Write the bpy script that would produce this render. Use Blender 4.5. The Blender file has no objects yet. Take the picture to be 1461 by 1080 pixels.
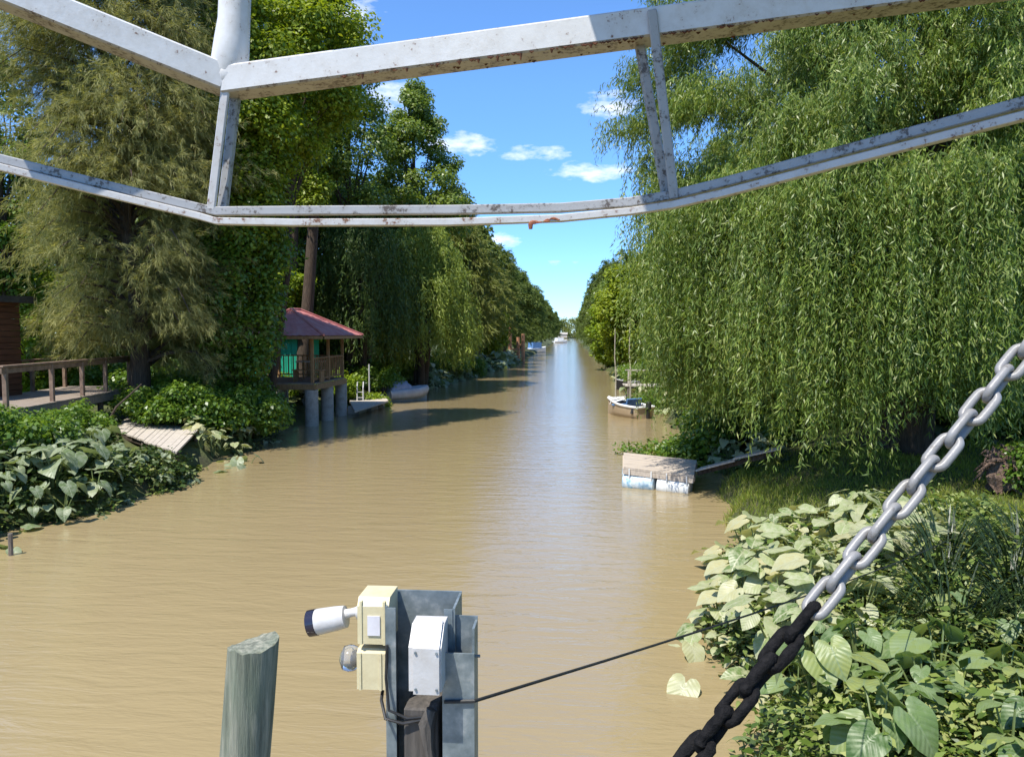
import bpy, math, random
import numpy as np
from mathutils import Vector, Matrix, Euler
R = random.Random(7)
C = bpy.context.scene.collection
sc = bpy.context.scene
PI = math.pi
# ------------------------------------------------------------------ camera
F = 1090.0
CAMZ = 3.5
YAW = math.atan(84.5 / F); PIT = math.atan(65.0 / F)
fw = Vector((-math.sin(YAW) * math.cos(PIT), math.cos(YAW) * math.cos(PIT), -math.sin(PIT)))
rt = Vector((math.cos(YAW), math.sin(YAW), 0)); upv = rt.cross(fw)
def ray(px, py): return fw + rt * ((px - 730.5) / F) - upv * ((py - 540) / F)
def at(px, py, Y):
    d = ray(px, py); return Vector((0, 0, CAMZ)) + d * (Y / d.y)
def onz(px, py, z):
    d = ray(px, py); return Vector((0, 0, CAMZ)) + d * ((z - CAMZ) / d.z)
cd = bpy.data.cameras.new("camera"); cam = bpy.data.objects.new("camera", cd); C.objects.link(cam)
cam.location = (0, 0, CAMZ); cam.rotation_euler = (PI / 2 - PIT, 0, YAW)
cd.sensor_width = 36; cd.lens = F / 1461 * 36; cd.clip_start = 0.05; cd.clip_end = 6000
sc.camera = cam
# ------------------------------------------------------------------ tagging
def tag(o, label=None, cat=None, group=None, kind=None):
    if label: o['label'] = label
    if cat: o['category'] = cat
    if group: o['group'] = group
    if kind: o['kind'] = kind
    return o
def empty(name, loc, label, cat, group=None, rz=0):
    o = bpy.data.objects.new(name, None); C.objects.link(o)
    o.location = loc; o.rotation_euler = (0, 0, rz); o.empty_display_size = .2
    return tag(o, label, cat, group)
def dup(root, loc, rz=0, s=1.0, label=None, group=None):
    r = root.copy(); C.objects.link(r)
    r.location = loc; r.rotation_euler = (root.rotation_euler.x, root.rotation_euler.y, rz)
    r.scale = s if isinstance(s, (tuple, list)) else (s, s, s)
    if label: r['label'] = label
    if group: r['group'] = group
    for ch in root.children:
        c = ch.copy(); C.objects.link(c); c.parent = r
        for g in ch.children:
            d = g.copy(); C.objects.link(d); d.parent = c
    return r
# ------------------------------------------------------------------ mesh builder
class MB:
    def __init__(s): s.v = []; s.f = []
    def add(s, vs, fs):
        b = len(s.v); s.v += [tuple(v) for v in vs]; s.f += [tuple(i + b for i in f) for f in fs]; return s
    def box(s, c, d, rot=(0, 0, 0), bev=0.0):
        m = Matrix.Translation(c) @ Euler(rot).to_matrix().to_4x4()
        x, y, z = d[0] / 2, d[1] / 2, d[2] / 2
        if bev <= 0:
            vs = [m @ Vector((a * x, b * y, e * z)) for a in (-1, 1) for b in (-1, 1) for e in (-1, 1)]
            return s.add(vs, [(0, 1, 3, 2), (4, 6, 7, 5), (0, 4, 5, 1), (2, 3, 7, 6), (0, 2, 6, 4), (1, 5, 7, 3)])
        b = min(bev, x * .9, y * .9, z * .9)
        vs = []; idx = {}
        for sx in (-1, 1):
            for sy in (-1, 1):
                for sz in (-1, 1):
                    for k in range(3):
                        p = [sx * (x - b), sy * (y - b), sz * (z - b)]; p[k] = (sx * x, sy * y, sz * z)[k]
                        idx[(sx, sy, sz, k)] = len(vs); vs.append(m @ Vector(p))
        fs = []
        for k in range(3):
            for sg in (-1, 1):
                o = [i for i in range(3) if i != k]; q = []
                for a, bb in ((-1, -1), (1, -1), (1, 1), (-1, 1)):
                    t = [0, 0, 0]; t[k] = sg; t[o[0]] = a; t[o[1]] = bb; q.append(idx[(*t, k)])
                if (sg > 0) == (k == 1): q.reverse()
                fs.append(tuple(q))
        for k in range(3):
            o = [i for i in range(3) if i != k]
            for a in (-1, 1):
                for bb in (-1, 1):
                    t1 = [0, 0, 0]; t1[o[0]] = a; t1[o[1]] = bb; t2 = list(t1); t1[k] = -1; t2[k] = 1
                    fs.append((idx[(*t1, o[0])], idx[(*t2, o[0])], idx[(*t2, o[1])], idx[(*t1, o[1])]))
        for sx in (-1, 1):
            for sy in (-1, 1):
                for sz in (-1, 1): fs.append((idx[(sx, sy, sz, 0)], idx[(sx, sy, sz, 1)], idx[(sx, sy, sz, 2)]))
        return s.add(vs, fs)
    def bar(s, p0, p1, w, h, bev=0.0, up=(0, 0, 1)):
        p0, p1 = Vector(p0), Vector(p1); d = p1 - p0; L = d.length; x = d.normalized()
        u = Vector(up); y = u.cross(x)
        if y.length < 1e-4: y = Vector((0, 1, 0)).cross(x)
        y.normalize(); z = x.cross(y)
        m = Matrix((x, y, z)).transposed()
        return s.box((p0 + p1) / 2, (L, w, h), m.to_euler(), bev)
    def tube(s, pts, rad, n=8, caps=True, ell=1.0):
        pts = [Vector(p) for p in pts]
        if not isinstance(rad, (list, tuple)): rad = [rad] * len(pts)
        rings = []; prev = None
        for i, p in enumerate(pts):
            t = (pts[min(i + 1, len(pts) - 1)] - pts[max(i - 1, 0)]).normalized()
            a = prev if prev is not None else (Vector((0, 0, 1)) if abs(t.z) < .9 else Vector((1, 0, 0)))
            x = (a - t * a.dot(t))
            if x.length < 1e-5: x = t.orthogonal()
            x.normalize(); prev = x; y = t.cross(x)
            rings.append([p + (x * math.cos(2 * PI * k / n) + y * math.sin(2 * PI * k / n) * ell) * rad[i] for k in range(n)])
        vs = [v for r in rings for v in r]; fs = []
        for i in range(len(pts) - 1):
            for k in range(n):
                fs.append((i * n + k, i * n + (k + 1) % n, (i + 1) * n + (k + 1) % n, (i + 1) * n + k))
        if caps: fs.append(tuple(range(n))[::-1]); fs.append(tuple(range((len(pts) - 1) * n, len(pts) * n)))
        return s.add(vs, fs)
    def loft(s, rings, close=True, caps=True):
        n = len(rings[0]); vs = [v for r in rings for v in r]; fs = []
        for i in range(len(rings) - 1):
            for k in range(n if close else n - 1):
                fs.append((i * n + k, i * n + (k + 1) % n, (i + 1) * n + (k + 1) % n, (i + 1) * n + k))
        if caps: fs.append(tuple(range(n))[::-1]); fs.append(tuple(range((len(rings) - 1) * n, len(rings) * n)))
        return s.add(vs, fs)
    def prism(s, pts, ext):
        pts = [Vector(p) for p in pts]; e = Vector(ext); n = len(pts)
        vs = pts + [p + e for p in pts]
        return s.add(vs, [tuple(range(n))[::-1], tuple(range(n, 2 * n))] + [(i, (i + 1) % n, n + (i + 1) % n, n + i) for i in range(n)])
    def build(s, name, mat, parent=None, smooth=False, loc=None):
        me = bpy.data.meshes.new(name); me.from_pydata(s.v, [], s.f)
        import bmesh
        bm = bmesh.new(); bm.from_mesh(me); bmesh.ops.recalc_face_normals(bm, faces=bm.faces); bm.to_mesh(me); bm.free()
        me.materials.append(mat)
        if smooth:
            me.polygons.foreach_set('use_smooth', [True] * len(me.polygons))
            if smooth != 2: me.set_sharp_from_angle(angle=.7)
        o = bpy.data.objects.new(name, me); C.objects.link(o)
        if parent: o.parent = parent
        if loc is not None: o.location = loc
        return o
def unit(a): return a / np.maximum(np.linalg.norm(a, axis=1, keepdims=True), 1e-9)
def leaf_obj(name, parts, mat, parent=None, fold=.12):
    """parts: list of (P, D, N, L, W) arrays; one quad leaf each."""
    P = np.concatenate([p[0] for p in parts]); D = unit(np.concatenate([p[1] for p in parts])); N = np.concatenate([p[2] for p in parts])
    L = np.concatenate([p[3] for p in parts])[:, None]; W = np.concatenate([p[4] for p in parts])[:, None]
    S = unit(np.cross(D, N)); N = np.cross(S, D); n = len(P)
    V = np.empty((n, 4, 3), np.float32)
    V[:, 0] = P; V[:, 2] = P + D * L
    mid = P + D * L * .42 + N * W * fold
    V[:, 1] = mid + S * W * .5; V[:, 3] = mid - S * W * .5
    me = bpy.data.meshes.new(name)
    me.vertices.add(n * 4); me.vertices.foreach_set('co', V.ravel())
    me.loops.add(n * 4); me.loops.foreach_set('vertex_index', np.arange(n * 4, dtype=np.int32))
    me.polygons.add(n); me.polygons.foreach_set('loop_start', np.arange(0, n * 4, 4, dtype=np.int32))
    a = me.attributes.new('rnd', 'FLOAT', 'FACE'); a.data.foreach_set('value', np.random.default_rng(n).random(n).astype(np.float32))
    me.update(); me.validate()
    me.materials.append(mat)
    o = bpy.data.objects.new(name, me); C.objects.link(o)
    if parent: o.parent = parent
    return o
# ------------------------------------------------------------------ materials
def mat(name):
    m = bpy.data.materials.new(name); m.use_nodes = True; nt = m.node_tree
    b = nt.nodes['Principled BSDF']; return m, nt, b
def nd(nt, t, **k):
    n = nt.nodes.new(t)
    for a, v in k.items():
        if a.startswith('i_'):
            key = a[2:]; n.inputs[int(key) if key.isdigit() else key.replace('_', ' ')].default_value = v
        else: setattr(n, a, v)
    return n
def ramp(nt, fac, stops):
    r = nd(nt, 'ShaderNodeValToRGB'); e = r.color_ramp.elements
    while len(e) > len(stops): e.remove(e[-1])
    while len(e) < len(stops): e.new(.5)
    for x, (p, c) in zip(e, stops): x.position = p; x.color = (*c, 1) if len(c) == 3 else c
    nt.links.new(fac, r.inputs[0]); return r.outputs[0]
def noise(nt, scale, detail=4, vec=None, rough=.5, coord='Object', stretch=None, dist=0.0):
    n = nd(nt, 'ShaderNodeTexNoise'); n.inputs['Scale'].default_value = scale; n.inputs['Detail'].default_value = detail
    n.inputs['Roughness'].default_value = rough; n.inputs['Distortion'].default_value = dist
    tc = nd(nt, 'ShaderNodeTexCoord'); src = tc.outputs[coord]
    if stretch:
        mp = nd(nt, 'ShaderNodeMapping'); mp.inputs['Scale'].default_value = stretch; nt.links.new(src, mp.inputs['Vector']); src = mp.outputs[0]
    nt.links.new(src, n.inputs['Vector']); return n.outputs['Fac']
def mixc(nt, fac, a, b, blend='MIX'):
    m = nd(nt, 'ShaderNodeMix', data_type='RGBA', blend_type=blend)
    for s, v in ((m.inputs[0], fac), (m.inputs[6], a), (m.inputs[7], b)):
        if hasattr(v, 'is_output'): nt.links.new(v, s)
        else: s.default_value = v if isinstance(v, float) else (*v, 1)
    return m.outputs[2]
def bump(nt, b, h, strength=.3, dist=.02):
    n = nd(nt, 'ShaderNodeBump'); n.inputs['Strength'].default_value = strength; n.inputs['Distance'].default_value = dist
    nt.links.new(h, n.inputs['Height']); nt.links.new(n.outputs[0], b.inputs['Normal'])
def simple(name, c1, c2, scale=6, rough=.7, metal=0.0, bstr=.2, stretch=None, spec=.4, bd=.01, c3=None, detail=5):
    m, nt, b = mat(name); f = noise(nt, scale, detail, stretch=stretch, rough=.6)
    st = [(.3, c1), (.7, c2)] if c3 is None else [(.3, c1), (.55, c2), (.68, c3)]
    nt.links.new(ramp(nt, f, st), b.inputs['Base Color']); b.inputs['Roughness'].default_value = rough
    b.inputs['Metallic'].default_value = metal; b.inputs['Specular IOR Level'].default_value = spec
    if bstr: bump(nt, b, f, bstr, bd)
    return m
def leafmat(name, cols, trans=.3, rough=.5, spec=.35, var=.35):
    m, nt, b = mat(name)
    at_ = nd(nt, 'ShaderNodeAttribute', attribute_name='rnd')
    k = len(cols); c = ramp(nt, at_.outputs['Fac'], [(i / max(1, k - 1), cols[i]) for i in range(k)])
    big = noise(nt, .6, 3)
    tint = ramp(nt, big, [(.3, (.86, .84, .66)), (.7, (1.22, 1.12, .82))])
    c = mixc(nt, 1.0, c, tint, 'MULTIPLY')
    nt.links.new(c, b.inputs['Base Color']); b.inputs['Roughness'].default_value = rough; b.inputs['Specular IOR Level'].default_value = spec
    tr = nd(nt, 'ShaderNodeBsdfTranslucent')
    nt.links.new(mixc(nt, 1.0, c, (1.25, 1.2, .55), 'MULTIPLY'), tr.inputs['Color'])
    mx = nd(nt, 'ShaderNodeMixShader'); mx.inputs[0].default_value = trans
    nt.links.new(b.outputs[0], mx.inputs[1]); nt.links.new(tr.outputs[0], mx.inputs[2])
    nt.links.new(mx.outputs[0], nt.nodes['Material Output'].inputs[0])
    return m
M = {}
M['willow'] = leafmat('willow_leaf', [(.075, .14, .026), (.135, .215, .045), (.21, .305, .072), (.33, .385, .15)], .42, .42, .45)
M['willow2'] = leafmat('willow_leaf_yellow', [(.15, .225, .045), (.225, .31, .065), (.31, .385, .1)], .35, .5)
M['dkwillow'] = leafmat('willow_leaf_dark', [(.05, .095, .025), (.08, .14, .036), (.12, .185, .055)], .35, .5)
M['casu'] = leafmat('casuarina_needle', [(.14, .16, .07), (.22, .24, .11), (.31, .325, .16), (.42, .42, .24)], .45, .6, .25)
M['broad'] = leafmat('broad_leaf', [(.1, .165, .014), (.175, .26, .024), (.255, .345, .036), (.33, .4, .06)], .45, .45)
M['bright'] = leafmat('bright_leaf', [(.12, .21, .016), (.2, .31, .028), (.3, .4, .04)], .45, .45)
M['poplar'] = leafmat('poplar_leaf', [(.095, .17, .038), (.165, .25, .055), (.245, .33, .095)], .45, .4, .5)
M['vine'] = leafmat('vine_leaf', [(.07, .155, .022), (.125, .23, .036), (.205, .32, .06)], .45, .38, .55)
M['pine'] = leafmat('far_pine', [(.07, .115, .028), (.115, .17, .04), (.17, .225, .062)], .4, .6)
M['olive'] = leafmat('far_olive', [(.13, .165, .045), (.19, .23, .065), (.255, .29, .1)], .42, .6)
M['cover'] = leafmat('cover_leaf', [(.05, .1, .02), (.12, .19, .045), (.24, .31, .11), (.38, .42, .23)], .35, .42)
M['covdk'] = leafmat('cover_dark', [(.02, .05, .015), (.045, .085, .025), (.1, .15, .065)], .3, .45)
M['grass'] = leafmat('grass_blade', [(.12, .19, .025), (.19, .27, .04), (.26, .32, .07), (.33, .34, .12)], .45, .6)
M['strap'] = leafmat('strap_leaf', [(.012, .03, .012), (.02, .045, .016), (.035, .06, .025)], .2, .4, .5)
M['bark'] = simple('bark_brown', (.035, .024, .016), (.11, .08, .055), 9, .95, bstr=.9, stretch=(3, 3, .5), bd=.04)
M['barkpale'] = simple('bark_pale', (.1, .08, .06), (.26, .22, .18), 8, .9, bstr=.8, stretch=(3, 3, .5), bd=.03)
M['barkpine'] = simple('bark_pine', (.04, .022, .015), (.12, .07, .05), 7, .95, bstr=1, stretch=(3, 3, .6), bd=.05)
M['root'] = simple('root_wood', (.06, .035, .025), (.22, .15, .11), 12, .9, bstr=1, stretch=(2, 2, 1), bd=.05)
M['hutwood'] = simple('hut_wood', (.05, .02, .01), (.14, .06, .03), 5, .75, bstr=.3, stretch=(.4, .4, 9))
M['deckwood'] = simple('deck_wood', (.17, .13, .1), (.34, .28, .22), 5, .85, bstr=.4, stretch=(1, 6, 1))
M['railwood'] = simple('rail_wood', (.15, .095, .06), (.3, .2, .135), 7, .75, bstr=.3, stretch=(1, 1, 1))
M['paledeck'] = simple('pale_deck', (.36, .31, .25), (.56, .5, .42), 6, .85, bstr=.4, stretch=(1, 5, 1))
M['pontoonwood'] = simple('pontoon_wood', (.33, .27, .21), (.5, .43, .35), 5, .85, bstr=.4, stretch=(.6, 8, 1), c3=(.4, .33, .27))
M['gazwood'] = simple('gazebo_wood', (.2, .11, .045), (.36, .22, .1), 7, .7, bstr=.2, stretch=(2, 2, .6))
M['concrete'] = simple('concrete', (.27, .245, .21), (.42, .385, .34), 5, .9, bstr=.3, c3=(.33, .3, .25))
M['redroof'] = simple('red_roof', (.42, .115, .1), (.52, .2, .18), 1.8, .6, bstr=.1, c3=(.47, .24, .22), stretch=(1, 1, 1))
M['green'] = simple('green_panel', (.008, .27, .17), (.015, .36, .23), 2, .6, bstr=.05)
M['palegreen'] = simple('pale_green', (.2, .38, .3), (.3, .48, .4), 3, .6, bstr=.05)
M['darkroof'] = simple('dark_roof', (.03, .03, .03), (.06, .06, .055), 5, .8, bstr=.2)
M['black'] = simple('link_black', (.002, .002, .0025), (.014, .013, .013), 90, .8, bstr=1, bd=.006, spec=.15)
M['rubber'] = simple('black_rubber', (.012, .012, .012), (.03, .03, .03), 30, .5, bstr=.1)
M['bronze'] = simple('boat_tan', (.36, .27, .17), (.46, .36, .24), 3, .45, bstr=.05)
M['bwhite'] = simple('boat_white', (.7, .7, .67), (.8, .8, .78), 4, .35, bstr=.03)
M['bblue'] = simple('boat_blue', (.06, .14, .3), (.12, .24, .45), 5, .5, bstr=.1)
M['cover_grey'] = simple('boat_cover', (.19, .21, .28), (.31, .33, .4), 4, .6, bstr=.4, bd=.03)
M['tubegrey'] = simple('tube_grey', (.32, .32, .33), (.45, .45, .45), 3, .5, bstr=.05)
M['drumwhite'] = simple('drum_white', (.5, .52, .5), (.75, .75, .72), 6, .5, bstr=.1)
M['drumblue'] = simple('drum_blue', (.05, .2, .34), (.6, .66, .66), 4, .5, bstr=.1, c3=(.12, .33, .48))
M['rustpost'] = simple('rust_post', (.3, .13, .06), (.45, .24, .13), 5, .8, bstr=.2)
M['bamboo'] = simple('pole_pale', (.3, .26, .18), (.48, .43, .33), 6, .7, bstr=.1)
M['glass'] = mat('lamp_glass')[0]
_b = M['glass'].node_tree.nodes['Principled BSDF']; _b.inputs['Transmission Weight'].default_value = .85; _b.inputs['Roughness'].default_value = .08; _b.inputs['Base Color'].default_value = (.9, .9, .88, 1)
M['lens'] = simple('lens_dark', (.015, .015, .03), (.03, .03, .05), 3, .15, bstr=0, spec=.6)
M['cream'] = simple('cream_plastic', (.66, .58, .36), (.74, .66, .43), 7, .45, bstr=.05)
M['sticker'] = simple('sticker', (.55, .53, .55), (.68, .66, .68), 30, .5, bstr=0)
M['wplastic'] = simple('white_plastic', (.58, .57, .56), (.66, .65, .64), 9, .5, bstr=.04)
M['galv'] = simple('galvanised', (.12, .155, .17), (.225, .265, .28), 22, .45, .35, bstr=.1, c3=(.34, .37, .38), detail=8)
M['timber'] = simple('channel_timber', (.05, .045, .04), (.12, .105, .09), 8, .9, bstr=.6, stretch=(6, 6, .6))
def paint(name, grime, base=(.74, .74, .74), rustc=(.16, .07, .03)):
    m, nt, b = mat(name)
    n1 = noise(nt, 15, 6, rough=.72); n2 = noise(nt, 80, 5, rough=.7); n3 = noise(nt, 3, 3)
    c = mixc(nt, ramp(nt, n1, [(.42, (0, 0, 0)), (.75, (1, 1, 1))]), base, tuple(x * y for x, y in zip(base, (.78, .73, .66))))
    c = mixc(nt, ramp(nt, n3, [(.35, (0, 0, 0)), (.75, (.6, .6, .6))]), c, tuple(x * .88 for x in base))
    mlt = nd(nt, 'ShaderNodeMath', operation='MULTIPLY'); nt.links.new(n1, mlt.inputs[0]); nt.links.new(n2, mlt.inputs[1])
    c = mixc(nt, ramp(nt, mlt.outputs[0], [(.30 + grime, (0, 0, 0)), (.37 + grime, (1, 1, 1))]), c, rustc)
    nt.links.new(c, b.inputs['Base Color']); b.inputs['Roughness'].default_value = .42
    bump(nt, b, n1, .25, .006)
    return m
M['wplastic'] = paint('white_plastic', .08, (.56, .55, .54), (.3, .25, .19)); M['cream'] = paint('cream_plastic', .08, (.64, .57, .36), (.3, .23, .12))
M['white'] = paint('white_paint', .035, (.62, .62, .615))
M['rail_white'] = paint('rail_paint', .0, (.52, .51, .5))
M['shadewhite'] = paint('worn_shaded_paint', -.035, (.34, .34, .34), (.09, .07, .055))  # grimy white paint, also darkened to carry the shade on upper rail and struts
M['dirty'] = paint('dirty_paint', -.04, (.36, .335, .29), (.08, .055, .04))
M['chain'] = paint('chain_paint', .02, (.25, .245, .24), (.1, .085, .075))
M['rust'] = simple('rust', (.05, .02, .012), (.17, .065, .03), 30, .95, bstr=.5)
M['orange_rust'] = simple('orange_rust', (.2, .06, .03), (.4, .16, .09), 40, .9, bstr=.5)
# weathered green pile
m, nt, b = mat('pile_wood'); f = noise(nt, 7, 6, stretch=(5, 5, .35), rough=.65); f2 = noise(nt, 3, 4, stretch=(2, 2, .7))
c = ramp(nt, f, [(.28, (.07, .072, .055)), (.46, (.17, .18, .135)), (.66, (.33, .32, .25))])
c = mixc(nt, ramp(nt, f2, [(.4, (0, 0, 0)), (.7, (.75, .75, .75))]), c, (.12, .16, .11))
nt.links.new(c, b.inputs['Base Color']); b.inputs['Roughness'].default_value = .9; bump(nt, b, f, .9, .012); M['pile'] = m
# ground
m, nt, b = mat('bank_ground'); f = noise(nt, 1.3, 6); f2 = noise(nt, 14, 5)
c = mixc(nt, f2, ramp(nt, f, [(.35, (.05, .04, .022)), (.5, (.07, .085, .02)), (.65, (.11, .14, .03))]), (.06, .07, .02))
nt.links.new(c, b.inputs['Base Color']); b.inputs['Roughness'].default_value = 1; bump(nt, b, f2, .6, .05); M['ground'] = m
# water
m, nt, b = mat('muddy_water')
f = noise(nt, .12, 3, stretch=(1, .5, 1)); n1 = noise(nt, 1.9, 4, stretch=(.5, 2.0, 1), rough=.6, dist=.5); n2 = noise(nt, 8.0, 3, stretch=(.6, 2.0, 1))
nt.links.new(ramp(nt, f, [(.3, (.265, .203, .106)), (.7, (.315, .245, .128))]), b.inputs['Base Color'])
b.inputs['Roughness'].default_value = .07; b.inputs['IOR'].default_value = 1.45; b.inputs['Specular IOR Level'].default_value = .5
ad = nd(nt, 'ShaderNodeMath', operation='MULTIPLY_ADD'); nt.links.new(n2, ad.inputs[0]); ad.inputs[1].default_value = .22; nt.links.new(n1, ad.inputs[2])
bump(nt, b, ad.outputs[0], .46, .05); M['water'] = m
# elephant ear leaves: UV u across, v along the midrib
def earmat(name, cols, mott, trans=.28):
    m, nt, b = mat(name)
    uv = nd(nt, 'ShaderNodeUVMap'); sp = nd(nt, 'ShaderNodeSeparateXYZ'); nt.links.new(uv.outputs[0], sp.inputs[0])
    ab = nd(nt, 'ShaderNodeMath', operation='ABSOLUTE'); nt.links.new(sp.outputs[0], ab.inputs[0])
    at_ = nd(nt, 'ShaderNodeAttribute', attribute_name='rnd')
    k = len(cols); c = ramp(nt, at_.outputs['Fac'], [(i / (k - 1), cols[i]) for i in range(k)])
    sub = nd(nt, 'ShaderNodeMath', operation='MULTIPLY_ADD'); nt.links.new(ab.outputs[0], sub.inputs[0]); sub.inputs[1].default_value = -.45; nt.links.new(sp.outputs[1], sub.inputs[2])
    sn = nd(nt, 'ShaderNodeMath', operation='SINE'); mu = nd(nt, 'ShaderNodeMath', operation='MULTIPLY'); nt.links.new(sub.outputs[0], mu.inputs[0]); mu.inputs[1].default_value = 36
    nt.links.new(mu.outputs[0], sn.inputs[0])
    vein = ramp(nt, sn.outputs[0], [(.9, (0, 0, 0)), (1.0, (.3, .3, .3))])
    mid = ramp(nt, ab.outputs[0], [(.02, (.9, .9, .9)), (.08, (0, 0, 0))])
    n1 = noise(nt, 9, 5, rough=.65)
    c = mixc(nt, ramp(nt, n1, [(.42, (0, 0, 0)), (.6, (.75, .75, .75))]), c, mott)
    c = mixc(nt, mid, mixc(nt, vein, c, mott), mott)
    nt.links.new(c, b.inputs['Base Color']); b.inputs['Roughness'].default_value = .42; b.inputs['Specular IOR Level'].default_value = .45
    bump(nt, b, sn.outputs[0], .15, .01)
    tr = nd(nt, 'ShaderNodeBsdfTranslucent'); nt.links.new(mixc(nt, 1.0, c, (1.1, 1.15, .5), 'MULTIPLY'), tr.inputs['Color'])
    mx = nd(nt, 'ShaderNodeMixShader'); mx.inputs[0].default_value = trans
    nt.links.new(b.outputs[0], mx.inputs[1]); nt.links.new(tr.outputs[0], mx.inputs[2]); nt.links.new(mx.outputs[0], nt.nodes['Material Output'].inputs[0])
    return m
M['ear_pale'] = earmat('ear_pale', [(.1, .165, .04), (.19, .26, .085), (.3, .35, .15), (.41, .43, .24), (.46, .41, .2)], (.46, .46, .29))
M['ear_green'] = earmat('ear_green', [(.06, .12, .03), (.105, .18, .05), (.17, .25, .08), (.3, .34, .1)], (.24, .31, .15), .35)
M['ear_dark'] = earmat('ear_dark', [(.1, .15, .05), (.17, .23, .09), (.27, .31, .17)], (.34, .38, .25), .32)
# ------------------------------------------------------------------ sky, sun
SUN_EL = math.radians(62); sx, sy = -.58, -.81
sd = Vector((sx, sy, 0)).normalized() * math.cos(SUN_EL) + Vector((0, 0, math.sin(SUN_EL)))
sl = bpy.data.lights.new("sun", 'SUN'); sl.energy = 4.0; sl.angle = math.radians(.5); sl.color = (1, .95, .86)
so = bpy.data.objects.new("sun", sl); C.objects.link(so); so.rotation_euler = sd.to_track_quat('Z', 'Y').to_euler(); so.location = (-20, -30, 60)
w = bpy.data.worlds.new("World"); sc.world = w; w.use_nodes = True; nt = w.node_tree
for n in list(nt.nodes): nt.nodes.remove(n)
sky = nd(nt, 'ShaderNodeTexSky', sky_type='NISHITA'); sky.sun_disc = False; sky.sun_elevation = SUN_EL
sky.sun_rotation = math.atan2(sx, sy) % (2 * PI); sky.air_density = .8; sky.dust_density = .0; sky.ozone_density = 3.0; sky.altitude = 500
hs = nd(nt, 'ShaderNodeHueSaturation'); hs.inputs['Saturation'].default_value = 1.05; tc0 = nd(nt, 'ShaderNodeTexCoord'); sz = nd(nt, 'ShaderNodeSeparateXYZ'); nt.links.new(tc0.outputs['Generated'], sz.inputs[0])
nt.links.new(mixc(nt, 1.0, sky.outputs[0], ramp(nt, sz.outputs[2], [(0, (.5, .66, .86)), (.1, (.58, .76, .98)), (.3, (.78, .95, 1.12)), (.6, (.86, .98, 1.08))]), 'MULTIPLY'), hs.inputs['Color'])
bg = nd(nt, 'ShaderNodeBackground'); bg.inputs[1].default_value = .15; nt.links.new(hs.outputs[0], bg.inputs[0])
bg2 = nd(nt, 'ShaderNodeBackground'); bg2.inputs[0].default_value = (.93, .95, 1, 1); bg2.inputs[1].default_value = .88
tc = nd(nt, 'ShaderNodeTexCoord'); acc = None
def mth(op, a, b_=None, c_=None):
    n = nd(nt, 'ShaderNodeMath', operation=op)
    for i, v in enumerate((a, b_, c_)):
        if v is None: continue
        if hasattr(v, 'is_output'): nt.links.new(v, n.inputs[i])
        else: n.inputs[i].default_value = v
    return n.outputs[0]
def dot(vec):
    n = nd(nt, 'ShaderNodeVectorMath', operation='DOT_PRODUCT'); nt.links.new(tc.outputs['Generated'], n.inputs[0]); n.inputs[1].default_value = vec; return n.outputs['Value']
CL = [(655, 207, 62, 20, .9), (762, 219, 62, 12, .8), (848, 246, 72, 19, .95), (872, 150, 48, 22, .85), (962, 150, 40, 26, 1.0), (562, 142, 46, 32, .8), (470, 22, 70, 40, .9),
      (60, 330, 70, 40, .8), (700, 345, 60, 18, .6), (150, 60, 60, 26, .6), (1120, 330, 60, 25, .7), (300, 90, 60, 30, .5), (800, 375, 40, 5, .35), (960, 60, 20, 5, .3)]
for px, py, a, h, k in CL:
    d = ray(px, py).normalized(); r_ = d.cross(Vector((0, 0, 1))).normalized(); u_ = r_.cross(d)
    g = (Vector(ray(px, py)).length * F) / 1090
    u2 = mth('POWER', mth('ABSOLUTE', mth('MULTIPLY', dot(r_), F / g / a)), 2.0); v2 = mth('POWER', mth('ABSOLUTE', mth('MULTIPLY', dot(u_), F / g / h)), 2.0)
    e = mth('MULTIPLY', mth('MAXIMUM', mth('SUBTRACT', 1.0, mth('ADD', u2, v2)), 0.0), k)
    e = mth('MULTIPLY', e, mth('GREATER_THAN', dot(d), 0.0))
    acc = e if acc is None else mth('MAXIMUM', acc, e)
nz = nd(nt, 'ShaderNodeTexNoise'); mp = nd(nt, 'ShaderNodeMapping'); mp.inputs['Scale'].default_value = (1, 1, 2.6)
nt.links.new(tc.outputs['Generated'], mp.inputs[0]); nt.links.new(mp.outputs[0], nz.inputs['Vector']); nz.inputs['Scale'].default_value = 30; nz.inputs['Detail'].default_value = 7; nz.inputs['Roughness'].default_value = .58
cf = mth('MULTIPLY', mth('SUBTRACT', mth('ADD', acc, mth('MULTIPLY', nz.outputs['Fac'], 2.6)), 1.65), .9)
cf = mth('MULTIPLY', mth('MINIMUM', mth('MAXIMUM', cf, 0.0), .92), mth('MINIMUM', mth('MULTIPLY', acc, 5.0), 1.0))
mx = nd(nt, 'ShaderNodeMixShader'); nt.links.new(cf, mx.inputs[0]); nt.links.new(bg.outputs[0], mx.inputs[1]); nt.links.new(bg2.outputs[0], mx.inputs[2])
wo = nd(nt, 'ShaderNodeOutputWorld'); nt.links.new(mx.outputs[0], wo.inputs[0])
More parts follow.
